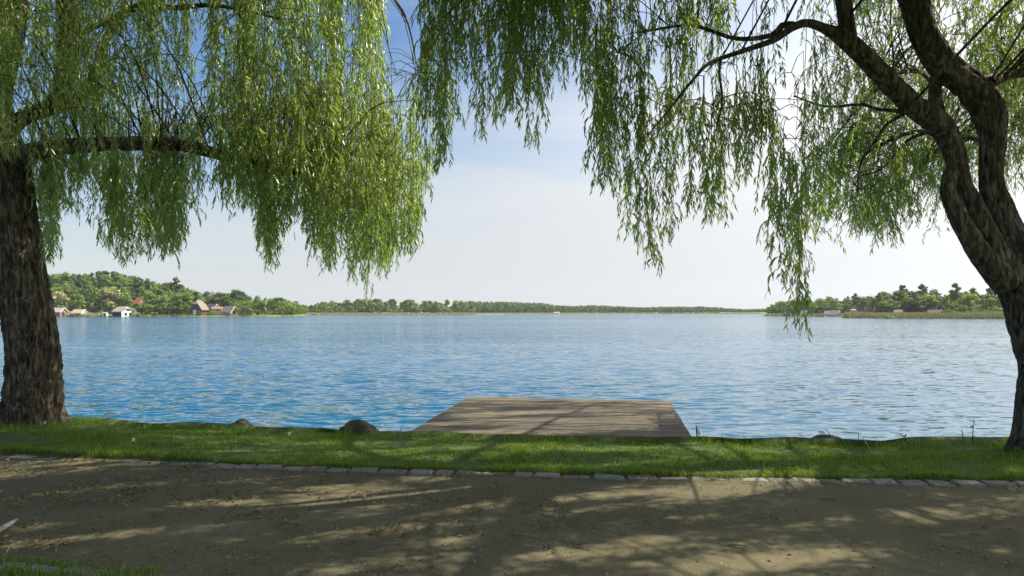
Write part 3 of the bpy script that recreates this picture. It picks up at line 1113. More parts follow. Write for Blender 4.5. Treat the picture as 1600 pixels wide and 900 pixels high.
# openings in the crowns: the sun flecks of the photograph (column, row, half widths), laid on the ground they fall on
FLECKS = [(680, 848, 30, 5), (250, 835, 25, 5), (870, 800, 25, 4), (900, 862, 28, 5), (180, 760, 25, 4), (370, 755, 30, 5), (300, 790, 50, 6), (70, 843, 40, 9), (15, 826, 25, 8), (430, 840, 45, 9), (550, 760, 70, 8), (630, 768, 60, 7), (520, 790, 50, 8), (470, 783, 40, 6), (570, 835, 45, 9),
          (600, 806, 35, 6), (790, 785, 25, 6), (700, 795, 25, 6), (780, 890, 35, 7), (590, 880, 60, 8), (950, 775, 35, 6), (1085, 780, 25, 6), (1230, 752, 70, 9), (1150, 765, 50, 7), (1385, 804, 45, 8),
          (1460, 805, 50, 10), (1300, 865, 70, 11), (1080, 885, 45, 9), (1150, 890, 40, 8), (1240, 870, 50, 8), (700, 720, 70, 6), (800, 702, 110, 8), (590, 708, 60, 6), (1000, 702, 70, 6), (1150, 697, 150, 8),
          (1300, 698, 60, 6), (530, 690, 30, 4), (140, 660, 50, 3), (850, 735, 40, 5), (790, 668, 70, 7), (850, 650, 60, 5), (760, 640, 45, 3), (1000, 645, 35, 4),  (905, 633, 60, 3), (960, 657, 70, 6), (730, 650, 30, 3), (700, 743, 60, 4), (1180, 742, 90, 5)]
FX = np.array([(gx(a, EYE * F / (b - HZ)), EYE * F / (b - HZ), max(.16, c * EYE / (b - HZ)), max(.14, EYE * F / (b - d - HZ) - EYE * F / (b - HZ))) for a, b, c, d in FLECKS])


def opens(top, L):
    """does this twig hang in the way of one of the sun flecks?"""
    for f in (0.1, .5, .9):
        p = np.asarray(top) - np.array((0, 0, L * f))
        hx = p[0] - sun_dir.x / sun_dir.z * p[2]
        hy = p[1] - sun_dir.y / sun_dir.z * p[2]
        if np.any(((FX[:, 0] - hx) / FX[:, 2]) ** 2 + ((FX[:, 1] - hy) / FX[:, 3]) ** 2 < 1.35):
            return True
    return False


def region(W_, nb, x0, x1, ylo, ymode, Y0, Y1, L0, L1, kind, dens=None, topmin=None):
    k = tries = 0
    while k < nb and tries < nb * 60:
        tries += 1
        px = r.uniform(x0, x1)
        col_ = vnoise(np.array((px / (26 if kind == 'hang' else 60), ymode * 9 + Y0, 0.5)), 41)
        if r.uniform() > np.clip((col_ - .32) * 3.4, .06 if W_.name == 'left' else .4, 1):
            continue
        if dens is not None and r.uniform() > dens(px):
            continue
        e = float(ENV(px)) + (12 if px < 330 else 0)
        u = r.uniform() ** ymode
        py = ylo + (e - ylo) * u
        Yd = r.uniform(Y0, Y1)
        L = r.uniform(L0, L1)
        tip = P(px, py, Yd)
        reach = L * (.80 if kind == 'arch' else 1.08)
        top = tip + np.array((0, 0, reach))
        tpx, tpy = proj(top)
        if topmin is not None and tpy < topmin:
            L = max(.5, (py - topmin) / F * Yd)
            top = tip + np.array((0, 0, L * 1.08))
            tpy = topmin
        if sky_gap(px, tpy) or (sky_gap(px, py)):
            continue
        if kind == 'arch':
            a = r.uniform(0, 2 * PI)
        if W_.name == 'left' and 55 < px < 345 and Yd < 10.0 and tpy < 228 < py + 6 and r.uniform() < .93:
            continue
        if opens(top, L) and r.uniform() < (.85 if px > 700 else .6):
            continue
        W_.put(top, L, kind, r, True)
        k += 1


# in view
dl = fit([-60, 0, 60, 90, 130, 300, 560, 600, 640, 662], [.9, .9, .7, .6, .8, .9, 1, .8, .6, .3])
region(WL, 520, -60, 655, -120, .75, 8.2, 11.2, .8, 2.1, 'hang', dl)
region(WL, 95, 60, 320, 250, .3, 8.6, 10.6, 1.0, 1.9, 'hang', None)
region(WL, 120, 370, 610, -60, .9, 9.8, 12.0, .9, 1.9, 'hang', None)
region(WL, 240, 60, 655, 200, .4, 8.6, 10.8, .8, 1.9, 'hang', fit([60, 300, 310, 340, 400, 560, 655], [.7, .7, .15, .4, .8, 1, .7]))
region(WL, 190, -60, 420, -60, 1.0, 7.4, 10.2, .55, 1.1, 'arch', None)
region(WL, 70, 595, 706, 110, .7, 11.2, 13.0, .5, 1.4, 'hang', None, 85)
# over the frame, round the whole crown
smp = np.vstack(WL.samples)
smp = smp[smp[:, 2] > 4.5]
k = 0
while k < 350:
    q = smp[r.integers(0, len(smp))]
    top = q[:3] + WL.o + np.array((r.normal(0, .9), r.normal(0, .9), r.uniform(-.2, 1.0)))
    L = r.uniform(.8, 2.0)
    tip = top - np.array((0, 0, L * 1.1))
    px, py = proj(tip)
    if tip[2] < 3.0 or (py > -15 and -150 < px < 1750):
        continue
    k += 1
    if not opens(top, L):
        WL.put(top, L, 'hang', r, False)
WL.finish(np.random.default_rng(5))

# the leaning willow on the right
YR = 8.1
WR = Willow('leaning willow whose dark trunk forks into twisting limbs over the lawn', (gx(1652, YR), YR, 0), 'right')
WR.limb('trunk', [(gx(1658, YR), YR, -.3, .50), pt(1658, 700, YR, 65), pt(1655, 640, YR, 62), pt(1649, 560, YR, 60), pt(1625, 480, YR, 58), pt(1596, 425, YR, 44), pt(1572, 370, YR, 33), pt(1560, 330, YR, 25), pt(1551, 290, YR, 20), pt(1550, 250, YR, 19), pt(1552, 210, YR, 21), pt(1543, 170, YR, 26), pt(1515, 133, YR, 25), pt(1480, 107, YR - .05, 24), pt(1452, 70, YR - .1, 23), pt(1438, 38, YR - .1, 22), pt(1427, 0, YR - .15, 23), pt(1400, -60, YR - .3, 22), pt(1330, -180, YR - .6, 19), pt(1230, -290, YR - 1, 15), pt(1080, -350, YR - 1.4, 10), pt(930, -330, YR - 1.6, 6), pt(830, -280, YR - 1.6, 3)],
        120, .025, .022, 21, (.36, .60, 3))
WR.limb('limb', [pt(1590, 440, YR - .1, 30), pt(1552, 390, YR - .1, 22), pt(1531, 345, YR - .08, 19), pt(1512, 305, YR - .05, 17), pt(1499, 275, YR - .05, 17), pt(1494, 248, YR - .05, 18), pt(1481, 215, YR - .05, 20), pt(1462, 190, YR - .1, 21), pt(1435, 171, YR - .12, 19), pt(1400, 140, YR - .15, 19), pt(1370, 107, YR - .2, 18), pt(1340, 78, YR - .25, 17), pt(1315, 57, YR - .3, 15), pt(1290, 45, YR - .3, 9), pt(1262, 36, YR - .35, 7.5), pt(1240, 42, YR - .4, 7), pt(1210, 62, YR - .5, 5.5), pt(1165, 78, YR - .6, 4.5), pt(1110, 98, YR - .7, 3.6), pt(1085, 122, YR - .75, 2.8), pt(1050, 165, YR - .8, 2), pt(1010, 215, YR - .9, 1.2)],
        72, .03, .015, 22)
WR.limb('limb', [pt(1575, 445, YR - .2, 26), pt(1537, 402, YR - .22, 20), pt(1512, 365, YR - .22, 17), pt(1494, 330, YR - .2, 16), pt(1482, 300, YR - .16, 14), pt(1484, 275, YR - .1, 12), pt(1492, 255, YR - .05, 10)], 44, .03, .014, 23)
WR.limb('limb', [pt(1478, 215, YR, 15), pt(1467, 180, YR + .08, 12), pt(1462, 150, YR + .12, 11), pt(1464, 122, YR + .12, 11), pt(1474, 100, YR + .08, 10)], 30, .04, .012, 24)
WR.limb('limb', [pt(1326, 62, YR - .28, 15), pt(1322, 30, YR - .26, 14), pt(1318, 0, YR - .25, 14), pt(1305, -60, YR - .3, 12), pt(1260, -150, YR - .5, 10), pt(1170, -220, YR - .9, 7), pt(1060, -200, YR - 1.1, 5), pt(960, -130, YR - 1.2, 3), pt(900, -60, YR - 1.2, 1.5)], 20, .05, .007, 25)
WR.limb('limb', [pt(1240, 38, YR - .38, 6), pt(1222, 40, YR - .3, 6.5), pt(1205, 55, YR - .2, 5), pt(1150, 60, YR - .1, 4), pt(1080, 40, YR, 3), pt(1000, 50, YR, 2)], 10, .05, .003, 26)
WR.limb('limb', [pt(1412, 175, YR - .15, 6), pt(1400, 173, YR - .1, 4), pt(1370, 170, YR, 3.2), pt(1345, 163, YR + .05, 3), pt(1290, 166, YR + .1, 2.2), pt(1240, 150, YR + .1, 1.4)], 9, .05, .002, 27)
WR.limb('limb', [pt(1412, 178, YR - .1, 4), pt(1385, 195, YR + .1, 3), pt(1368, 220, YR + .2, 2.6), pt(1345, 255, YR + .3, 2), pt(1340, 300, YR + .35, 1.3)], 8, .05, .002, 28)
WR.limb('limb', [pt(1452, 205, YR, 4), pt(1420, 218, YR + .3, 3), pt(1400, 240, YR + .4, 2.4), pt(1375, 265, YR + .5, 1.8), pt(1345, 275, YR + .6, 1.2)], 8, .05, .002, 29)
WR.limb('limb', [pt(1126, 93, YR - .68, 3.2), pt(1124, 115, YR - .68, 2.6), pt(1128, 145, YR - .68, 2.4), pt(1127, 170, YR - .7, 2), pt(1118, 205, YR - .7, 1.4)], 7, .05, .002, 30)
WR.limb('limb', [pt(1545, 130, YR, 12), pt(1575, 117, YR + .2, 9), pt(1610, 110, YR + .4, 8), pt(1680, 80, YR + .8, 6), pt(1780, 60, YR + 1.2, 3)], 14, .05, .005, 31)
WR.limb('limb', [pt(1400, -50, YR - .25, 20), (4.9, 7.2, 6.9, .15), (5.0, 5.4, 7.8, .11), (4.4, 3.6, 8.4, .07), (3.4, 2.0, 8.0, .03)], 18, .1, .008, 32)
WR.limb('limb', [pt(1680, 80, YR + .8, 10), (7.4, 8.0, 6.2, .11), (8.4, 6.6, 7.8, .10), (10.0, 5.0, 8.2, .06), (11.0, 3.6, 7.6, .02)], 18, .1, .008, 33)
WR.limb('limb', [pt(1395, -50, YR - .3, 18), (3.4, 6.6, 7.2, .12), (1.8, 5.2, 8.0, .08), (0.2, 4.4, 8.0, .05), (-1.4, 3.8, 7.2, .02)], 16, .1, .008, 34)

WR.limb('limb', [pt(1395, -60, YR - .3, 18), (4.4, 8.6, 7.4, .12), (4.0, 10.2, 8.6, .09), (4.4, 12.0, 9.2, .06), (5.2, 13.6, 8.8, .02)], 16, .1, .008, 35)
WR.limb('limb', [(4.4, 8.6, 7.4, .09), (6.0, 10.6, 8.8, .07), (7.4, 13.0, 9.6, .05), (8.2, 15.0, 9.4, .02)], 14, .1, .006, 41)
WR.limb('limb', [pt(1230, -290, YR - 1, 12), (1.6, 6.6, 6.6, .09), (-.6, 6.2, 7.2, .07), (-2.4, 6.0, 7.0, .04), (-3.8, 5.8, 6.3, .015)], 14, .1, .006, 40)
WR.limb('limb', [pt(1680, 80, YR + .8, 12), (8.6, 9.4, 6.4, .12), (10.0, 10.6, 7.8, .09), (11.2, 11.6, 8.2, .05), (12.2, 12.2, 7.6, .02)], 16, .1, .008, 36)

WR.limb('limb', [pt(1472, 215, YR, 6), pt(1440, 205, YR + 1, 4.5), pt(1400, 215, YR + 2, 3.6), pt(1355, 240, YR + 3, 2.6), pt(1310, 280, YR + 3.8, 1.4)], 8, .08, .002, 37)
WR.limb('limb', [pt(1462, 130, YR + .3, 6), pt(1430, 110, YR + 1.4, 4.5), pt(1385, 125, YR + 2.6, 3.4), pt(1340, 170, YR + 3.6, 2.4), pt(1300, 220, YR + 4.4, 1.2)], 8, .08, .002, 38)
WR.limb('limb', [pt(1552, 235, YR, 7), pt(1520, 215, YR + 1.2, 5), pt(1480, 225, YR + 2.4, 3.8), pt(1440, 255, YR + 3.4, 2.6), pt(1410, 300, YR + 4, 1.3)], 8, .08, .002, 39)

# in view
region(WR, 190, 655, 930, -80, .8, 6.9, 8.6, .8, 1.9, 'hang', fit([655, 680, 900, 930], [.7, 1, 1, .7]))
region(WR, 150, 930, 1300, -100, 1.0, 7.2, 9.2, .7, 1.6, 'hang', fit([930, 1000, 1100, 1185, 1200, 1262, 1275, 1300], [.8, 1, .9, .7, .2, .2, .6, .6]))
region(WR, 75, 930, 1290, 180, .5, 7.2, 9.0, .7, 1.7, 'hang', fit([930, 990, 1060, 1200, 1240, 1290], [.8, 1, .6, .6, .25, .5]))
region(WR, 250, 1230, 1660, -60, 1.1, 8.2, 12.5, .5, 1.0, 'arch', None)
region(WR, 5, 1236, 1252, 480, 1.0, 7.4, 7.6, 1.1, 1.9, 'hang', None)
region(WR, 210, 1270, 1500, 120, .8, 10.0, 13.0, .45, .8, 'arch', None)
region(WR, 210, 1290, 1660, -60, 1.2, 9.6, 13.0, .45, .8, 'arch', None)
region(WR, 200, 1500, 1660, 30, 1.0, 9.0, 12.5, .45, .9, 'arch', None)
smp = np.vstack(WR.samples)
smp = smp[smp[:, 2] > 4.5]
k = 0
while k < 3900:
    q = smp[r.integers(0, len(smp))]
    top = q[:3] + WR.o + np.array((r.normal(0, 1.0), r.normal(0, 1.0), r.uniform(-.2, 1.0)))
    L = r.uniform(.8, 2.0)
    tip = top - np.array((0, 0, L * 1.1))
    px, py = proj(tip)
    if tip[2] < 3.0 or (py > -15 and -150 < px < 1750):
        continue
    k += 1
    if not opens(top, L):
        WR.put(top, L, 'hang', r, False)
def shade_fill(W_, nb, x0, x1, y0, y1, zup):
    """twigs added to a crown to shade path and jetty, above what the photograph shows"""
    for _ in range(nb):
        x, y = r.uniform(x0, x1), r.uniform(y0, y1)
        L = r.uniform(.8, 1.8)
        zt = EYE + (HZ + 25) / F * y + r.uniform(0, zup)
        top = np.array((x, y, zt + L * 1.1))
        if not opens(top, L):
            W_.put(top, L, 'hang', r, False)


shade_fill(WR, 620, -4.4, 2.0, 4.8, 8.3, 1.4)  # unseen twigs, added for the shade they cast below
shade_fill(WR, 380, 3.2, 9.5, 11.2, 15.4, 1.2)
shade_fill(WR, 620, 2.0, 9.5, 4.2, 8.2, 2.5)
WR.finish(np.random.default_rng(6))

# ------------------------------------------------------------------ the far shores
def shore_Y(py):
    return (EYE - WATER) * F / (py - HZ)


class Land:
    """a strip of land behind a waterline; hill(px) metres high at depth back"""
    def __init__(s, name, px, row, tops, treeh, back, mat, D=220, toe=6):
        s.wl = fit(px, [shore_Y(q) for q in row])
        s.top = fit(*tops)
        s.treeh, s.back, s.toe = treeh, back, toe
        cols = np.arange(px[0], px[-1] + 1, 4.0)
        rows = np.array([0, 1.5, 4, 8, 14, 22, 32, 45, 60, 80, 110, 150, D], float)
        X, Y, Z = [], [], []
        for d in rows:
            Yd = s.wl(cols) + d
            X.append(gx(cols, Yd))
            Y.append(Yd)
            Z.append(s.z(cols, d) if d > 0 else np.full(len(cols), WATER - .3))
        sheet(name, np.array(X), np.array(Y), np.array(Z), mat)

    def topz(s, px, d):
        Yd = s.wl(px) + d
        return EYE + (HZ - s.top(px)) / F * Yd

    def z(s, px, d):
        H = np.maximum(0, s.topz(px, s.back) - s.treeh)
        return WATER + .35 + .25 * smooth(np.asarray(d) / 4) + H * smooth((d - s.toe) / (s.back - s.toe))


left = Land('left_shore', [-260, 60, 300, 420, 462, 478], [494.5, 494.5, 494.6, 494.6, 494.0, 493.0],
            ([-260, 60, 85, 100, 140, 172, 185, 200, 225, 245, 262, 276, 290, 308, 330, 345, 362, 380, 400, 430, 460, 478], [420, 426, 428, 425, 424, 423, 425, 430, 433, 440, 441, 439, 448, 456, 456, 456, 455, 454, 461, 464, 469, 474]), 12, 75, M['far_grass'])
mid = Land('middle_shore', [440, 480, 600, 740, 790], [492.6, 492.2, 491.9, 491.6, 491.0],
           ([440, 478, 492, 512, 540, 585, 630, 660, 680, 710, 725, 737, 790], [474, 476, 475, 470, 468, 466, 467, 470, 470, 467, 471, 477, 482]), 13, 90, M['far_grass'])
far = Land('far_shore', [700, 800, 1000, 1180, 1260], [490.9, 490.7, 490.5, 490.7, 490.8],
           ([700, 735, 800, 850, 870, 900, 930, 960, 1000, 1040, 1100, 1122, 1135, 1160, 1190, 1260], [472, 471, 472, 474, 477, 478, 476.5, 478, 480, 479, 479, 480, 481, 482.5, 482, 481]), 14, 160, M['far_grass'], 400, 30)
rightb = Land('right_shore', [1192, 1210, 1300, 1340, 1420], [494.0, 494.2, 494.6, 494.9, 495.2],
              ([1192, 1200, 1215, 1240, 1270, 1290, 1320, 1345, 1370, 1420], [488, 480, 471, 468, 467.5, 464, 463, 462, 465, 460]), 9, 45, M['far_grass'])
right = Land('reed_shore', [1316, 1326, 1400, 1500, 1600, 1850], [496.8, 497.2, 497.5, 498.1, 498.6, 498.6],
             ([1316, 1366, 1374, 1390, 1400, 1420, 1440, 1450, 1462, 1480, 1494, 1510, 1530, 1560, 1600, 1850], [478, 470, 452, 452, 448, 447, 447, 450, 452, 453, 450, 453, 452, 451, 450, 448]), 8.5, 45, M['far_grass'], toe=14)


def crown_mesh(kind, seed, nq=520):
    """normalised crown: height 1, standing on the ground plane"""
    r = np.random.default_rng(seed)
    lobes = []
    if kind in ('round', 'tall', 'airy', 'bush'):
        nl = {'round': 17, 'tall': 15, 'airy': 20, 'bush': 11}[kind]
        cz, rx, rz = {'round': (.53, .27, .38), 'tall': (.53, .19, .40), 'airy': (.68, .26, .24), 'bush': (.45, .46, .38)}[kind]
        for k in range(nl):
            d = unit(r.normal(0, 1, 3))
            d[2] = d[2] * .9 + .1
            q = r.uniform(.55, 1.0)
            lobes.append((np.array((d[0] * rx * q, d[1] * rx * q, cz + d[2] * rz * q)), r.uniform(.05, .15) * (1.6 if kind == 'bush' else 1), .8))
    elif kind == 'pine':
        for k in range(20):
            z = .34 + .58 * k / 19
            rad = .19 * (1.10 - z) ** .6 * r.uniform(.2, 1.2)
            a = r.uniform(0, 2 * PI)
            lobes.append((np.array((math.cos(a) * rad, math.sin(a) * rad, z)), r.uniform(.055, .10) * (1.25 - .5 * z), .7))
        lobes.append((np.array((0, 0, .93)), .06, 1.1))
    else:  # spruce
        for k in range(16):
            z = .12 + .83 * k / 15
            rad = .17 * (1.03 - z)
            for a in r.uniform(0, 2 * PI, 2):
                lobes.append((np.array((math.cos(a) * rad, math.sin(a) * rad, z)), .05 + .07 * (1 - z), .5))
    wt = np.array([l[1] ** 2 for l in lobes])
    idx = r.choice(len(lobes), nq, p=wt / wt.sum())
    ce = np.array([lobes[i][0] for i in idx])
    ra = np.array([lobes[i][1] for i in idx])[:, None]
    fl = np.array([lobes[i][2] for i in idx])[:, None]
    d = unit(r.normal(0, 1, (nq, 3)) + np.array((0, 0, .25)))
    pos = ce + d * ra * (r.uniform(.45, 1.05, (nq, 1)) + .45 * r.uniform(0, 1, (nq, 1)) ** 4) * np.hstack([np.ones((nq, 2)), fl])
    nr = unit(d + r.normal(0, .32, (nq, 3)))
    u = unit(np.cross(nr, r.normal(0, 1, (nq, 3))))
    v = np.cross(nr, u)
    sz = r.uniform(.016, .034, (nq, 1)) * (.7 if kind == 'airy' else 1)
    V = np.stack([pos - u * sz - v * sz * .7, pos + u * sz * .8 - v * sz, pos + u * sz + v * sz * .7, pos - u * sz * .7 + v * sz], 1).reshape(-1, 3)
    Q = np.arange(nq * 4).reshape(-1, 4)
    return V, Q


def trunk_mesh(kind, seed):
    r = np.random.default_rng(seed)
    top = {'round': .6, 'tall': .7, 'airy': .75, 'bush': .4, 'pine': .93, 'spruce': .95}[kind]
    sp = spline([(0, 0, -.08, .028), (r.normal(0, .006), r.normal(0, .006), top * .5, .02), (0, 0, top, .006)], .12)
    V, Q, T = tube(sp, 6)
    return mesh('trunk', V, [tuple(q) for q in Q.tolist()] + [tuple(q) for q in T.tolist()], M['far_bark'], smooth=True)


CROWNS = {}
for kind, nv in (('round', 5), ('tall', 3), ('pine', 4), ('spruce', 2), ('bush', 3), ('airy', 1)):
    CROWNS[kind] = [(crown_mesh(kind, 300 + i * 7 + len(kind), 420 if kind == 'airy' else 900), trunk_mesh(kind, 400 + i)) for i in range(nv)]
CM = {}


def far_tree(name, kind, mat, loc, h, label, group=None, wide=1.0):
    i = random.randrange(len(CROWNS[kind]))
    key = (kind, i, mat)
    if key not in CM:
        V, Q = CROWNS[kind][i][0]
        CM[key] = mesh('crown', V, Q, M[mat])
    o = thing(name, label, 'bush' if kind == 'bush' else 'tree', tuple(loc), random.uniform(0, 6.28), group, scale=(h * wide, h * wide, h))
    link('crown', CM[key], o)
    link('trunk', CROWNS[kind][i][1], o)
    return o


def plant(land, px, d, h, name, kind, mat, label, group=None, wide=1.0):
    Yd = float(land.wl(px)) + d
    z = float(land.z(px, d))
    return far_tree(name, kind, mat, (gx(px, Yd), Yd, z - .1), h, label, group, wide)


def woods(land, nb, x0, x1, d0, d1, hmin, hmax, species, group, keep=None, seed=0, wide=1.0, places=None):
    """trees one by one; no top may rise over the photographed treeline. species: (weight, name, kind, mat, label)"""
    r = random.Random(seed)
    ws = [q[0] for q in species]
    made = []
    tries = 0
    while len(made) < nb and tries < nb * 60:
        tries += 1
        px = r.uniform(x0, x1)
        d = d0 + (d1 - d0) * r.random()
        Yd = float(land.wl(px)) + d
        x = gx(px, Yd)
        if any((x - a) ** 2 + (Yd - b) ** 2 < (hmin * .33) ** 2 for a, b in made):
            continue
        z = float(land.z(px, d))
        lim = float(land.topz(px, d)) - z
        if keep:
            row = keep(px, d)
            if row is not None:
                lim = min(lim, EYE + (HZ - row) / F * Yd - z)
        h = min(r.uniform(hmin, hmax), lim * r.uniform(.92, 1.03))
        if d > d1 * .8:
            h = min(hmax * 1.2, max(h, lim * r.uniform(.85, 1.03)))
        if h < hmin * .45:
            continue
        _, name, kind, mat, label = r.choices(species, ws)[0]
        if places:
            where = next(q[1] for q in places if px <= q[0])
            rowt = HZ - (z + h - EYE) / Yd * F
            share = (float(land.wl(px)) and (d - d0) / max(1, d1 - d0))
            how = ('low' if share < .34 else 'midway' if share < .67 else 'high') if 'SLOPE' in label else ('in front' if share < .34 else 'midway' if share < .67 else 'at the back')
            size = 'small' if h < hmin + (hmax - hmin) * .33 else 'medium' if h < hmin + (hmax - hmin) * .75 else 'tall'
            lab = size + ' ' + label.replace('SLOPE', how + ' on the slope').replace('WOOD', how) + ' ' + where
        else:
            lab = label
        far_tree(name, kind, mat, (x, Yd, z - .1), h, lab, group, wide * r.uniform(.85, 1.2))
        made.append((x, Yd))


def keep_left(px, d):
    """how high (photo row) a tree may rise so that the houses stay in view"""
    if d < 38 and 204 < px < 230:
        return 474
    if d < 14:
        if 78 < px < 138 or 155 < px < 212 or 296 < px < 380:
            return 493
    return None


PL = [(85, 'close by the thick trunk'), (108, 'behind the brick gabled boathouse'), (135, 'behind the yellow roofed boathouse'), (158, 'between yellow roofed and white boathouse'), (182, 'behind the cream blossoming tree'),
      (207, 'behind the white boathouse'), (232, 'around the orange roof'), (256, 'just past the orange roof'), (284, 'under the lone broad pine'), (400, 'above the large thatched house')]
PC = [(322, 'behind the large thatched house'), (346, 'between the thatched houses'), (372, 'behind the smaller cottage'), (400, 'just past the smaller cottage'), (430, 'above the waterside shrubs'), (999, 'at the end of the left shore')]
PM = [(500, 'by the long dark landing stage'), (540, 'left of the lowest hanging twigs'), (590, 'behind the lowest hanging twigs'), (640, 'in the middle of the reed shore'), (690, 'before the tall dark clump'), (999, 'where the middle reed shore ends')]
PB = [(1225, 'at the point'), (1250, 'behind the turquoise boathouse'), (1280, 'behind the steep grey roof'), (1315, 'behind the paired grey roofs'), (1400, 'left of the dark double house')]
PR = [(1395, 'beside the dark double house'), (1425, 'behind the half sunk hut'), (1448, 'just before the tent shaped hut'), (1478, 'behind the tent shaped hut'), (1510, 'past the tent shaped hut'), (1540, 'above the bright reed shrubs'), (1700, 'against the leaning willow')]
G1 = 'trees on the wooded slope above the boathouses'
woods(left, 150, 62, 312, 12, 78, 8, 13,
      [(5, 'leafy_tree', 'round', 'deciduous', 'bright green leafy tree SLOPE'), (2, 'leafy_tree', 'tall', 'oak', 'slim dark leafy tree SLOPE'),
       (3, 'pine_tree', 'pine', 'pine', 'brownish green pine SLOPE')], G1, keep_left, 1, places=PL)
woods(left, 26, 150, 300, 66, 80, 9, 14, [(1, 'pine_tree', 'pine', 'pine', 'dark ragged pine on the crest')], 'pines along the crest of the slope', None, 2, places=PL)
woods(left, 62, 300, 470, 15, 70, 7, 12, [(4, 'leafy_tree', 'round', 'deciduous', 'green leafy tree WOOD'), (2, 'leafy_tree', 'round', 'oak', 'dark broad tree WOOD'),
      (1, 'spruce_tree', 'spruce', 'pine', 'dark pointed spruce WOOD')], 'trees behind the thatched cottages', keep_left, 3, places=PC)
woods(left, 22, 212, 300, 3, 10, 5, 9, [(1, 'leafy_tree', 'round', 'deciduous', 'full green waterside tree')], 'waterside trees between white boathouse and thatched house', keep_left, 4, 1.25, places=PL)
woods(left, 26, 376, 470, 2, 14, 3, 7, [(1, 'bush', 'bush', 'deciduous', 'light green shrub at the waterside')], 'waterside shrubs beyond the cottages', keep_left, 5, places=PC)
plant(left, 86, 14, 13, 'flowering_tree', 'tall', 'blossom', 'pale blossoming tree close to the thick willow trunk', wide=1.3)
plant(left, 99, 12, 10, 'flowering_tree', 'round', 'blossom', 'smaller pale yellow tree behind the grey roofed boathouse')
plant(left, 173, 14, 15.5, 'flowering_tree', 'tall', 'blossom', 'tall cream blossoming tree behind the white boathouse', wide=1.25)
plant(left, 340, 45, 12.5, 'bare_tree', 'airy', 'airy', 'pale thin crowned tree rising over the big thatched house', wide=1.5)
plant(left, 344, 22, 11.5, 'oak_tree', 'round', 'oak', 'large dark green oak between the two thatched houses', wide=1.45)
plant(left, 368, 25, 12.5, 'oak_tree', 'round', 'oak', 'dark green oak behind the smaller thatched cottage', wide=1.2)
plant(left, 328, 3, 3.0, 'bush', 'bush', 'deciduous', 'rounded bright green bush in front of the big thatched house', wide=1.3)
plant(left, 311, 2.5, 2.0, 'bush', 'bush', 'deciduous', 'low yellow green bush under the thatched house window')
plant(left, 410, 9, 8.5, 'leafy_tree', 'tall', 'deciduous', 'slim light green tree in front of the dark trees past the cottages', wide=1.2)
plant(left, 276, 74, 14.5, 'pine_tree', 'pine', 'pine', 'single broad dark pine standing out on the skyline', wide=1.15)

woods(mid, 85, 470, 742, 10, 85, 8, 14, [(4, 'leafy_tree', 'round', 'deciduous', 'green leafy tree WOOD'), (2, 'leafy_tree', 'round', 'oak', 'dark leafy tree WOOD')],
      'trees behind the middle reed shore', None, 6, 1.2, places=PM)
woods(mid, 26, 462, 740, 5, 14, 3, 6, [(1, 'bush', 'bush', 'deciduous', 'green shrub on the shore')], 'shrubs along the middle reed shore', None, 7, places=PM)
G4 = 'trees behind the far grey roofed huts'
woods(rightb, 62, 1200, 1370, 8, 46, 5, 9.5, [(4, 'leafy_tree', 'round', 'deciduous', 'green leafy tree WOOD'), (2, 'leafy_tree', 'round', 'oak', 'dark leafy tree WOOD')], G4, None, 8, 1.25, places=PB)
woods(rightb, 10, 1262, 1325, 42, 48, 7, 10, [(1, 'spruce_tree', 'spruce', 'pine', 'dark spruce on the skyline above the grey roofed huts')], 'spruces above the grey huts', None, 9)
plant(rightb, 1336, 44, 10.5, 'pine_tree', 'pine', 'pine', 'lone pine topping the skyline over the grey roofed huts')
G5 = 'young trees behind the reed shore'
woods(right, 84, 1368, 1570, 14, 46, 5, 9, [(4, 'leafy_tree', 'tall', 'deciduous', 'fresh green young tree WOOD'), (2, 'leafy_tree', 'round', 'oak', 'dark young tree WOOD'), (2, 'spruce_tree', 'spruce', 'deciduous', 'pale pointed tree WOOD')],
      G5, None, 10, 1.25, places=PR)
woods(right, 26, 1475, 1590, 9, 16, 2, 4, [(1, 'bush', 'bush', 'deciduous', 'bright green shrub behind the reeds')], 'shrubs behind the reed bed', None, 11, places=PR)
for px, top, lb in ((1409, 444.5, 'tallest pine with layered branches above the reed bed'), (1441, 443, 'tall narrow pine above the blue gabled hut'), (1494, 441, 'tallest loose topped tree above the reed bed'), (1521, 449, 'thin topped tree beside the loose topped one'), (1547, 449, 'dark topped pine next to the leaning trunk')):
    Yd = float(right.wl(px)) + 30
    z = float(right.z(px, 30))
    plant(right, px, 30, EYE + (HZ - top) / F * Yd - z, 'pine_tree', 'pine', 'pine' if 'pine' in lb else 'deciduous', lb)

# the far wooded hill: reads as one mass
r = np.random.default_rng(9)
Vs, Qs, nb = [], [], 0
kinds = [('spruce', 0), ('spruce', 1), ('round', 1), ('round', 2)]
base = {k: crown_mesh(k[0], 900 + i, 70) for i, k in enumerate(kinds)}


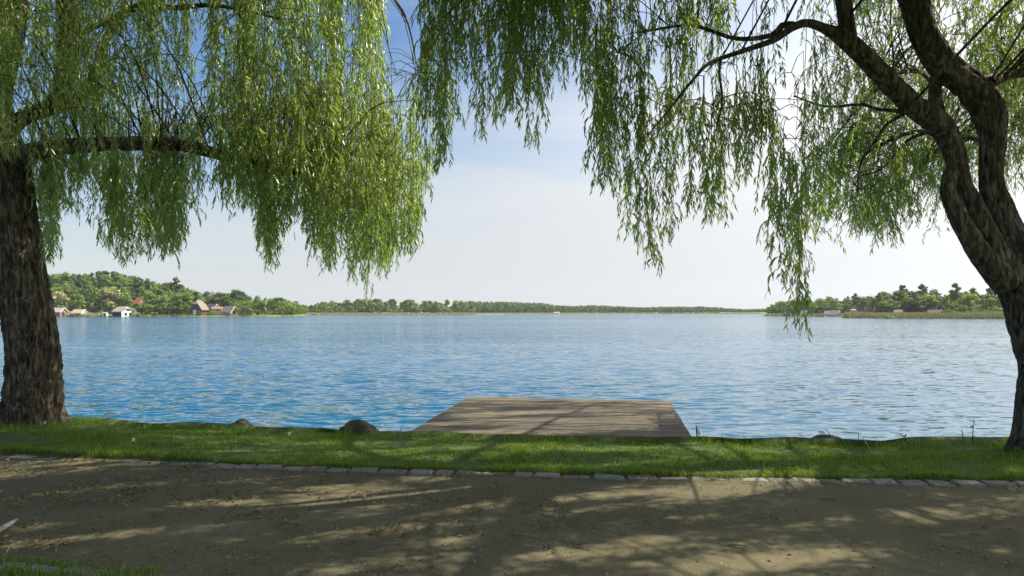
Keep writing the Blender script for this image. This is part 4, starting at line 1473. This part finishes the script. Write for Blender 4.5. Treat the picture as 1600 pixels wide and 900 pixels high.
def far_mass(land, cnt, x0, x1, d0, d1, h0, h1, pick, grow=2.2):
    global nb
    for _ in range(cnt):
        px = r.uniform(x0, x1)
        d = r.uniform(d0, d1)
        if land is left and 204 < px < 230 and d < 38:
            continue
        Yd = float(land.wl(px)) + d
        z = float(land.z(px, d))
        lim = float(land.topz(px, d)) - z
        h = min(r.uniform(h0, h1), lim * r.uniform(.85, 1.08))
        if h < 2:
            continue
        V, Q = base[kinds[pick(px, d)]]
        c_ = V.reshape(-1, 4, 3).mean(1, keepdims=True)
        V = ((V.reshape(-1, 4, 3) - c_) * grow + c_).reshape(-1, 3)
        a = r.uniform(0, 6.28)
        ro = np.array(((math.cos(a), math.sin(a), 0), (-math.sin(a), math.cos(a), 0), (0, 0, 1)))
        Vs.append((V @ ro * np.array((1.3, 1.3, 1)) * h + np.array((gx(px, Yd), Yd, z))).astype(np.float32))
        Qs.append(Q + nb)
        nb += len(V)


far_mass(far, 1100, 725, 1125, 50, 190, 11, 16, lambda px, d: int(r.integers(0, 2)) if (px < 880 and d > 80) or r.random() < .35 else int(r.integers(2, 4)))
far_mass(far, 420, 725, 1250, 8, 50, 5, 11, lambda px, d: int(r.integers(2, 4)))
far_mass(far, 170, 1110, 1225, 30, 180, 7, 12, lambda px, d: int(r.integers(2, 4)))
o = link('forest', mesh('forest', np.vstack(Vs), np.vstack(Qs), M['oak']), kind='stuff')
o['label'] = 'distant wooded hills along the far end of the lake'
# undergrowth that closes the gaps under the nearer woods
Vs, Qs, nb = [], [], 0
far_mass(left, 420, 55, 470, 14, 78, 2.5, 5.5, lambda px, d: int(r.integers(2, 4)), 2.4)
far_mass(mid, 300, 468, 745, 10, 85, 3, 7, lambda px, d: int(r.integers(2, 4)), 2.4)
far_mass(rightb, 200, 1200, 1370, 9, 46, 2, 5, lambda px, d: int(r.integers(2, 4)), 2.4)
far_mass(right, 260, 1366, 1590, 15, 46, 2, 4.5, lambda px, d: int(r.integers(2, 4)), 2.4)
link('undergrowth', mesh('undergrowth', np.vstack(Vs), np.vstack(Qs), M['oak']), kind='stuff')


# reeds
def reeds(land, cnt, x0, x1, d0, d1, h0, h1, wd):
    px = r.uniform(x0, x1, cnt)
    d = r.uniform(d0, d1, cnt)
    Yd = land.wl(px) + d
    x = gx(px, Yd)
    z = np.where(d < 1.5, WATER - .2, land.z(px, d)) - .05
    hh = r.uniform(h0, h1, cnt) * (.75 + .5 * vnoise(np.stack([x * .25, Yd * .1, 0 * x], -1), 12))
    V, T = blades(np.column_stack([x, Yd]), z, 1, 1.0001, wd, .12, r)
    V = V.reshape(-1, 5, 3)
    V[:, :, 2] = z[:, None] + (V[:, :, 2] - z[:, None]) * hh[:, None]
    return V.reshape(-1, 3), T


V, T = join([reeds(right, 14000, 1318, 1640, .2, 9, 1.3, 1.9, .07)])
o = link('reeds', mesh('reeds', V, T, M['reed']), kind='stuff')
V, T = join([reeds(mid, 6000, 484, 745, .2, 4, .8, 1.4, .12), reeds(left, 900, 100, 160, .2, 3, .8, 1.9, .1), reeds(left, 700, 214, 300, .2, 2.5, .5, 1.0, .1), reeds(rightb, 2500, 1196, 1330, .2, 4, .6, 1.1, .1),
             reeds(far, 2500, 760, 1190, .2, 6, .6, 1.3, .2)])
link('reeds', mesh('reeds', V, T, M['reed']), kind='stuff')

# ------------------------------------------------------------------ houses on the far shores
HM = {}


def hm(name, col, b=None, scale=1.5, rough=.8, **kw):
    if name not in HM:
        HM[name] = simple(name, col, b, scale, rough, **kw)
    return HM[name]


white = hm('white_boards', (.80, .79, .76), (.68, .66, .62))
thatch = hm('thatch', (.27, .235, .18), (.17, .148, .115), 3)
grey_roof = hm('grey_roof', (.40, .38, .35), (.30, .28, .25), 3)
tan_roof = hm('tan_roof', (.48, .40, .28), (.38, .31, .21), 3)
red_roof = hm('orange_tiles', (.50, .19, .10), (.38, .14, .075), 3)
brick = hm('brick_wall', (.36, .20, .13), (.26, .14, .09), 3)
dark_wood = hm('dark_boards', (.055, .045, .038), (.03, .025, .022), 3)
red_wood = hm('brown_boards', (.13, .07, .05), (.09, .05, .035), 3)
tan_wood = hm('tan_boards', (.42, .30, .18), (.32, .22, .13), 3)
teal = hm('teal_boards', (.05, .28, .32), (.04, .22, .26), 3)
pane_m = hm('dark_glass', (.03, .035, .04), rough=.15)
beige = hm('beige_wall', (.50, .43, .35), (.42, .36, .29), 3)


def house(name, label, px, land, d, phi, l, wd, eave, ridge, wall_m, roof_m, gable_m=None, hip=0.0, over=.35, windows=(), trim=None, door=None, z=None, bay=None, cat='house', thick=.22, rows=None):
    """ridge along local X; phi degrees turns the +X gable from facing across the view towards the viewer"""
    Yd = float(land.wl(px)) + d
    zb = float(land.z(px, max(d, 2))) if z is None else z
    o = thing(name, label, cat, (gx(px, Yd), Yd, zb), -R(phi) - math.atan((px - 800) / F))
    if rows:         # ridge and ground heights as levelled from the path
        zb = EYE + (HZ - rows[1]) / F * Yd
        k_ = (EYE + (HZ - rows[0]) / F * Yd - zb) / ridge
        eave, ridge = eave * k_, ridge * k_
        windows = [(q[0], q[1], q[2] * k_, q[3], q[4] * k_, q[5]) for q in windows]
        if door:
            door = (*door[:3], door[3] * k_, door[4])
        o.location.z = zb
    b = MB()
    hw, hl = wd / 2, l / 2
    gw = hw * hip
    if hip:      # half-hipped gable: the wall stops under the small end slope
        zc = ridge - (ridge - eave) * hip
        prof = [(-hw, -.6), (hw, -.6), (hw, eave), (gw, zc), (-gw, zc), (-hw, eave)]
    else:
        prof = [(-hw, -.6), (hw, -.6), (hw, eave), (0, ridge), (-hw, eave)]
    b.prism(prof, -hl, hl)
    b.build('wall', wall_m, o)
    if gable_m:
        b = MB()
        b.prism([(y_, max(z_, -.6)) for y_, z_ in prof], hl, hl + .05)
        b.build('gable', gable_m, o)
    # roof slopes
    sl = (ridge - eave) / hw
    e = over
    for sgn in (-1, 1):
        b = MB()
        xe = hl + over
        y1, z1 = sgn * (hw + e), eave - sl * e
        if hip:
            zc = ridge - (ridge - eave) * hip
            xr = hl - wd * .22 * hip * 1.6
            pts = [(-xe, y1, z1), (xe, y1, z1), (xe, sgn * gw, zc), (xr, 0, ridge), (-xr, 0, ridge), (-xe, sgn * gw, zc)]
        else:
            pts = [(-xe, y1, z1), (xe, y1, z1), (xe, 0, ridge), (-xe, 0, ridge)]
        k = len(pts)
        up = [(x_, y_, z_ + .03 + thick) for x_, y_, z_ in pts]
        lo = [(x_, y_, z_ + .03) for x_, y_, z_ in pts]
        fs = [tuple(range(k)), tuple(range(2 * k - 1, k - 1, -1))] + [(i, k + i, k + (i + 1) % k, (i + 1) % k) for i in range(k)]
        b.add(up + lo, fs)
        b.build('roof', roof_m, o)
    if hip:
        zc = ridge - (ridge - eave) * hip
        xr = hl - wd * .22 * hip * 1.6
        for s2 in (-1, 1):
            b = MB()
            pts = [(s2 * (hl + over + .01), -gw, zc + .035), (s2 * (hl + over + .01), gw, zc + .035), (s2 * xr, 0, ridge + .035)]
            b.add([(x_, y_, z_ + thick) for x_, y_, z_ in pts] + pts, [(0, 1, 2), (5, 4, 3), (0, 3, 4, 1), (1, 4, 5, 2), (2, 5, 3, 0)])
            b.build('roof', roof_m, o)
    if trim:
        for sgn in (-1, 1):
            b = MB()
            x0 = hl + over + .02
            y1, z1 = sgn * (hw + e), eave - sl * e
            b.add([(x0, y1, z1 + .28), (x0, 0, ridge + .30), (x0, 0, ridge - .02), (x0, y1, z1 - .04), (x0 + .06, y1, z1 + .28), (x0 + .06, 0, ridge + .30), (x0 + .06, 0, ridge - .02), (x0 + .06, y1, z1 - .04)],
                  [(0, 1, 2, 3), (7, 6, 5, 4), (0, 4, 5, 1), (1, 5, 6, 2), (2, 6, 7, 3), (3, 7, 4, 0)])
            b.build('barge_board', trim, o)
    g0 = hl + (.05 if gable_m else 0)
    for (face, u, zc, ww, hh, fm) in windows:
        b = MB()
        p = MB()
        if face == 'g':
            b.box(g0, g0 + .06, u - ww / 2 - .12, u + ww / 2 + .12, zc - hh / 2 - .12, zc + hh / 2 + .12)
            p.box(g0 + .02, g0 + .085, u - ww / 2, u + ww / 2, zc - hh / 2, zc + hh / 2)
        else:
            b.box(u - ww / 2 - .12, u + ww / 2 + .12, -hw - .06, -hw, zc - hh / 2 - .12, zc + hh / 2 + .12)
            p.box(u - ww / 2, u + ww / 2, -hw - .085, -hw - .02, zc - hh / 2, zc + hh / 2)
        wnd = b.build('window', fm or white, o)
        p.build('pane', pane_m, wnd)
    if door:
        face, u, ww, hh, dm = door
        b = MB()
        if face == 'g':
            b.box(g0, g0 + .09, u - ww / 2, u + ww / 2, 0, hh)
        else:
            b.box(u - ww / 2, u + ww / 2, -hw - .09, -hw, 0, hh)
        b.build('door', dm, o)
    if bay:      # dark panel painting the shade inside the open boat bay, water side
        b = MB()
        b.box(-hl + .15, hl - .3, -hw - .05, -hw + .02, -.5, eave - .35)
        b.build('boat_bay_shade', dark_wood, o)
    return o


house('boathouse', 'small boathouse with pale grey roof and brick gable by the thick trunk', 91, left, 3, 42, 6.2, 5.0, 2.0, 3.9, brick, grey_roof, None, door=('g', -.4, 1.6, 2.0, dark_wood), trim=white, cat='boathouse', rows=(481.5, 494))
house('boathouse', 'little boathouse with yellowish roof and white gable', 124, left, 3, 40, 5.0, 4.2, 1.5, 3.2, tan_wood, tan_roof, white, trim=white, cat='boathouse', rows=(484, 493.7))
house('boathouse', 'white boathouse with half hipped roof and two dark gable windows', 192, left, 2.5, 57, 7.2, 6.1, 2.3, 4.6, white, grey_roof, None, hip=.45, windows=(('g', -1.0, 1.0, .8, 1.2, red_wood), ('g', 1.3, 1.0, .8, 1.2, red_wood), ('g', .2, 3.0, 1.3, .45, dark_wood)), bay=True, cat='boathouse', rows=(479.5, 494))
house('cabin', 'tiny white cabin at the waterline beside the white boathouse', 164, left, 1.5, 30, 2.2, 1.6, 1.5, 1.9, white, grey_roof, None, door=('s', .3, .8, 1.2, dark_wood), cat='cabin', over=.15, thick=.1, rows=(488.3, 493.8))
house('house', 'house with bright orange tiled roof up among the trees', 218, left, 36, 50, 3.8, 4.2, 1.0, 5.8, brick, red_roof, z=float(left.z(218, 36)) + 1.2, windows=(('g', 0, 1.6, 1.0, 1.2, None),), rows=(466, 476))
house('thatched_house', 'large thatched house with brown gable and white door by the water', 311, left, 6, 120, 5.6, 5.2, 3.5, 7.4, red_wood, thatch, red_wood, hip=.5, over=.6, windows=(('g', 1.4, 1.6, 1.0, 1.3, white),), door=('g', -.6, 1.6, 2.9, white), thick=.45, rows=(470.3, 493))
house('house', 'dark roofed house beside the large thatched house', 329, left, 15, 35, 6.5, 5.0, 2.3, 4.9, dark_wood, hm('slate', (.08, .08, .085), scale=3), trim=white, rows=(475.5, 489.5))
house('shed', 'low brick shed with tiled roof between the thatched houses', 340, left, 11, 15, 4.5, 3.2, 2.0, 2.9, beige, brick, windows=(('s', .5, 1.2, .8, .8, None),), cat='shed', rows=(480, 489))
house('thatched_cottage', 'smaller thatched cottage with white edged gable', 359, left, 5, 48, 6.0, 4.7, 1.6, 4.6, beige, thatch, None, trim=white, windows=(('g', 0, 1.5, 1.4, 1.3, dark_wood),), thick=.4, rows=(479.3, 493))
house('house', 'brown timber house half hidden behind the smaller thatched cottage', 372, left, 13, 20, 5.0, 4.5, 2.3, 4.8, tan_wood, hm('brown_tiles', (.26, .17, .12), scale=3), windows=(('s', .6, 1.4, 1.0, 1.0, None),), rows=(478.6, 491))
house('cabin', 'tiny pale cabin at the foot of the far hill', 870, far, 4, 20, 5.0, 3.6, 2.0, 3.4, white, tan_roof, cat='cabin', rows=(487.6, 491))
house('boathouse', 'narrow turquoise boathouse at the point of the right shore', 1229, rightb, 1.5, 75, 3.0, 1.7, 1.3, 2.2, teal, teal, over=.1, thick=.08, cat='boathouse', rows=(487, 494.3))
house('boathouse', 'steep grey roofed boathouse nearest the turquoise one', 1257, rightb, 4, 18, 2.6, 3.0, .35, 2.1, dark_wood, grey_roof, cat='boathouse', thick=.12, rows=(485.6, 492.6))
house('boathouse', 'smaller of the paired grey roofed boathouses on the point', 1294, rightb, 4, 12, 2.6, 2.8, .4, 1.9, dark_wood, grey_roof, cat='boathouse', thick=.12, rows=(486, 492.4))
house('boathouse', 'larger of the paired grey roofed boathouses with pale gable edge', 1305, rightb, 3.2, 16, 3.3, 3.0, .35, 2.1, dark_wood, grey_roof, trim=white, cat='boathouse', thick=.12, rows=(485.4, 492.6))
house('hut', 'small flat beige hut beside the dark steep roofed house', 1334, right, 13, 10, 1.7, 1.6, 1.5, 1.75, beige, grey_roof, cat='hut', over=.1, thick=.08, rows=(483.5, 491.5))
ho = house('house', 'front half of the dark steep roofed double house', 1345, right, 13, 28, 2.7, 2.9, .2, 2.5, dark_wood, hm('brown_roof', (.17, .13, .11), scale=3), trim=hm('grey_trim', (.45, .43, .40)), thick=.12, rows=(480, 491.5))
ho = house('house', 'long half of the dark steep roofed double house', 1357, right, 14.5, 18, 4.0, 3.2, .2, 2.6, dark_wood, hm('brown_roof', (.17, .13, .11), scale=3), trim=hm('grey_trim', (.45, .43, .40)), thick=.12, rows=(480.6, 491.5))
house('hut', 'low grey hut half sunk in the reeds', 1404, right, 11, 20, 2.2, 2.2, .5, 1.55, dark_wood, grey_roof, cat='hut', thick=.12, rows=(484.6, 491.5))
house('hut', 'tent shaped hut with blue white gable edges in the reeds', 1461, right, 10, 35, 4.1, 3.2, .15, 2.15, dark_wood, hm('pinkish_roof', (.37, .31, .27), scale=3), trim=hm('blue_white_trim', (.55, .68, .70)), cat='hut', thick=.12, rows=(484.6, 492.5))


def dock(label, px0, px1, land, d0, d1, zt, mat, name='dock'):
    Y0, Y1 = float(land.wl(px0)) + d0, float(land.wl(px0)) + d1
    x0, x1 = gx(px0, Y0), gx(px1, Y0)
    o = thing(name, label, 'dock', ((x0 + x1) / 2, (Y0 + Y1) / 2, WATER))
    b = MB()
    hx, hy = abs(x1 - x0) / 2, (Y1 - Y0) / 2
    b.box(-hx, hx, -hy, hy, zt - .1, zt)
    b.build('deck', mat, o)
    for sx in (-1, 0, 1):
        for sy in (-1, 1):
            q = MB()
            xx, yy = sx * (hx - .1), sy * (hy - .1)
            q.box(xx - .06, xx + .06, yy - .06, yy + .06, -1.5, zt - .1)
            q.build('post', dark_wood, o)


dock('low brown dock between the two small boathouses', 104, 116, left, -1.5, 1.5, .7, tan_wood)
dock('low pale dock on the right of the white boathouse', 209, 217, left, -1.2, 1.5, .8, beige)
dock('dark landing stage beneath the paired grey boathouses', 1277, 1287, rightb, -1.2, 1.0, .35, dark_wood)
dock('pale landing stage beside the dark rowing boat in the reeds', 1392, 1400, right, -1.0, 2.0, .40, white)
dock('dark landing stage at the end of the left shore', 438, 447, left, -2.0, 1.0, .5, dark_wood)
dock('long dark landing stage before the middle reed shore', 478, 494, mid, -3.0, 0.5, .5, dark_wood)


def boat(label, px, land, d, l, mat, rz):
    Yd = float(land.wl(px)) + d
    o = thing('rowing_boat', label, 'boat', (gx(px, Yd), Yd, WATER - .08), rz)
    n_ = 11
    V, Fc = [], []
    for i in range(n_):
        u = i / (n_ - 1) * 2 - 1
        wv = (1 - abs(u) ** 2.5) * l * .2 + .01
        sh = .42 + .16 * u * u
        for (fx, z_) in ((-1, sh), (-.8, .12), (0, 0), (.8, .12), (1, sh), (.88, sh), (.6, .2), (0, .12), (-.6, .2), (-.88, sh)):
            V.append((u * l / 2, fx * wv, z_))
    for i in range(n_ - 1):
        for k in range(10):
            Fc.append((i * 10 + k, i * 10 + (k + 1) % 10, i * 10 + 10 + (k + 1) % 10, i * 10 + 10 + k))
    link('hull', mesh('hull', V, Fc, mat), o)
    for u in (-.22, .2):
        b = MB()
        b.box(u * l - .1, u * l + .1, -l * .17, l * .17, .33, .36)
        b.build('seat', tan_wood, o)


boat('dark rowing boat moored in front of the wide reed bed', 1388, right, -1.5, 1.9, dark_wood, .2)
boat('dark boat lying off the foot of the far hill', 1040, far, -14, 9.0, dark_wood, .1)

# ------------------------------------------------------------------ summer haze over the lake
b = MB()
b.box(-1300, 1300, -90, 1600, -4.2, 60)
hz = bpy.data.materials.new('summer_haze')
hz.use_nodes = True
hz.node_tree.nodes.clear()
h_ = NT(hz.node_tree)
pv = h_.new('ShaderNodeVolumePrincipled')
pv.inputs['Color'].default_value = (0.86, 0.93, 1.0, 1)
pv.inputs['Density'].default_value = 0.00015
pv.inputs['Anisotropy'].default_value = 0.3
h_.new('ShaderNodeOutputMaterial', i_Volume=pv.outputs[0])
b.build('haze', hz, kind='stuff')

print('TRIS', sum(len(o.data.loops) - 2 * len(o.data.polygons) for o in S.objects if o.type == 'MESH'), 'unique', sum(len(m_.loops) - 2 * len(m_.polygons) for m_ in bpy.data.meshes), len(WL.strands), len(WR.strands))
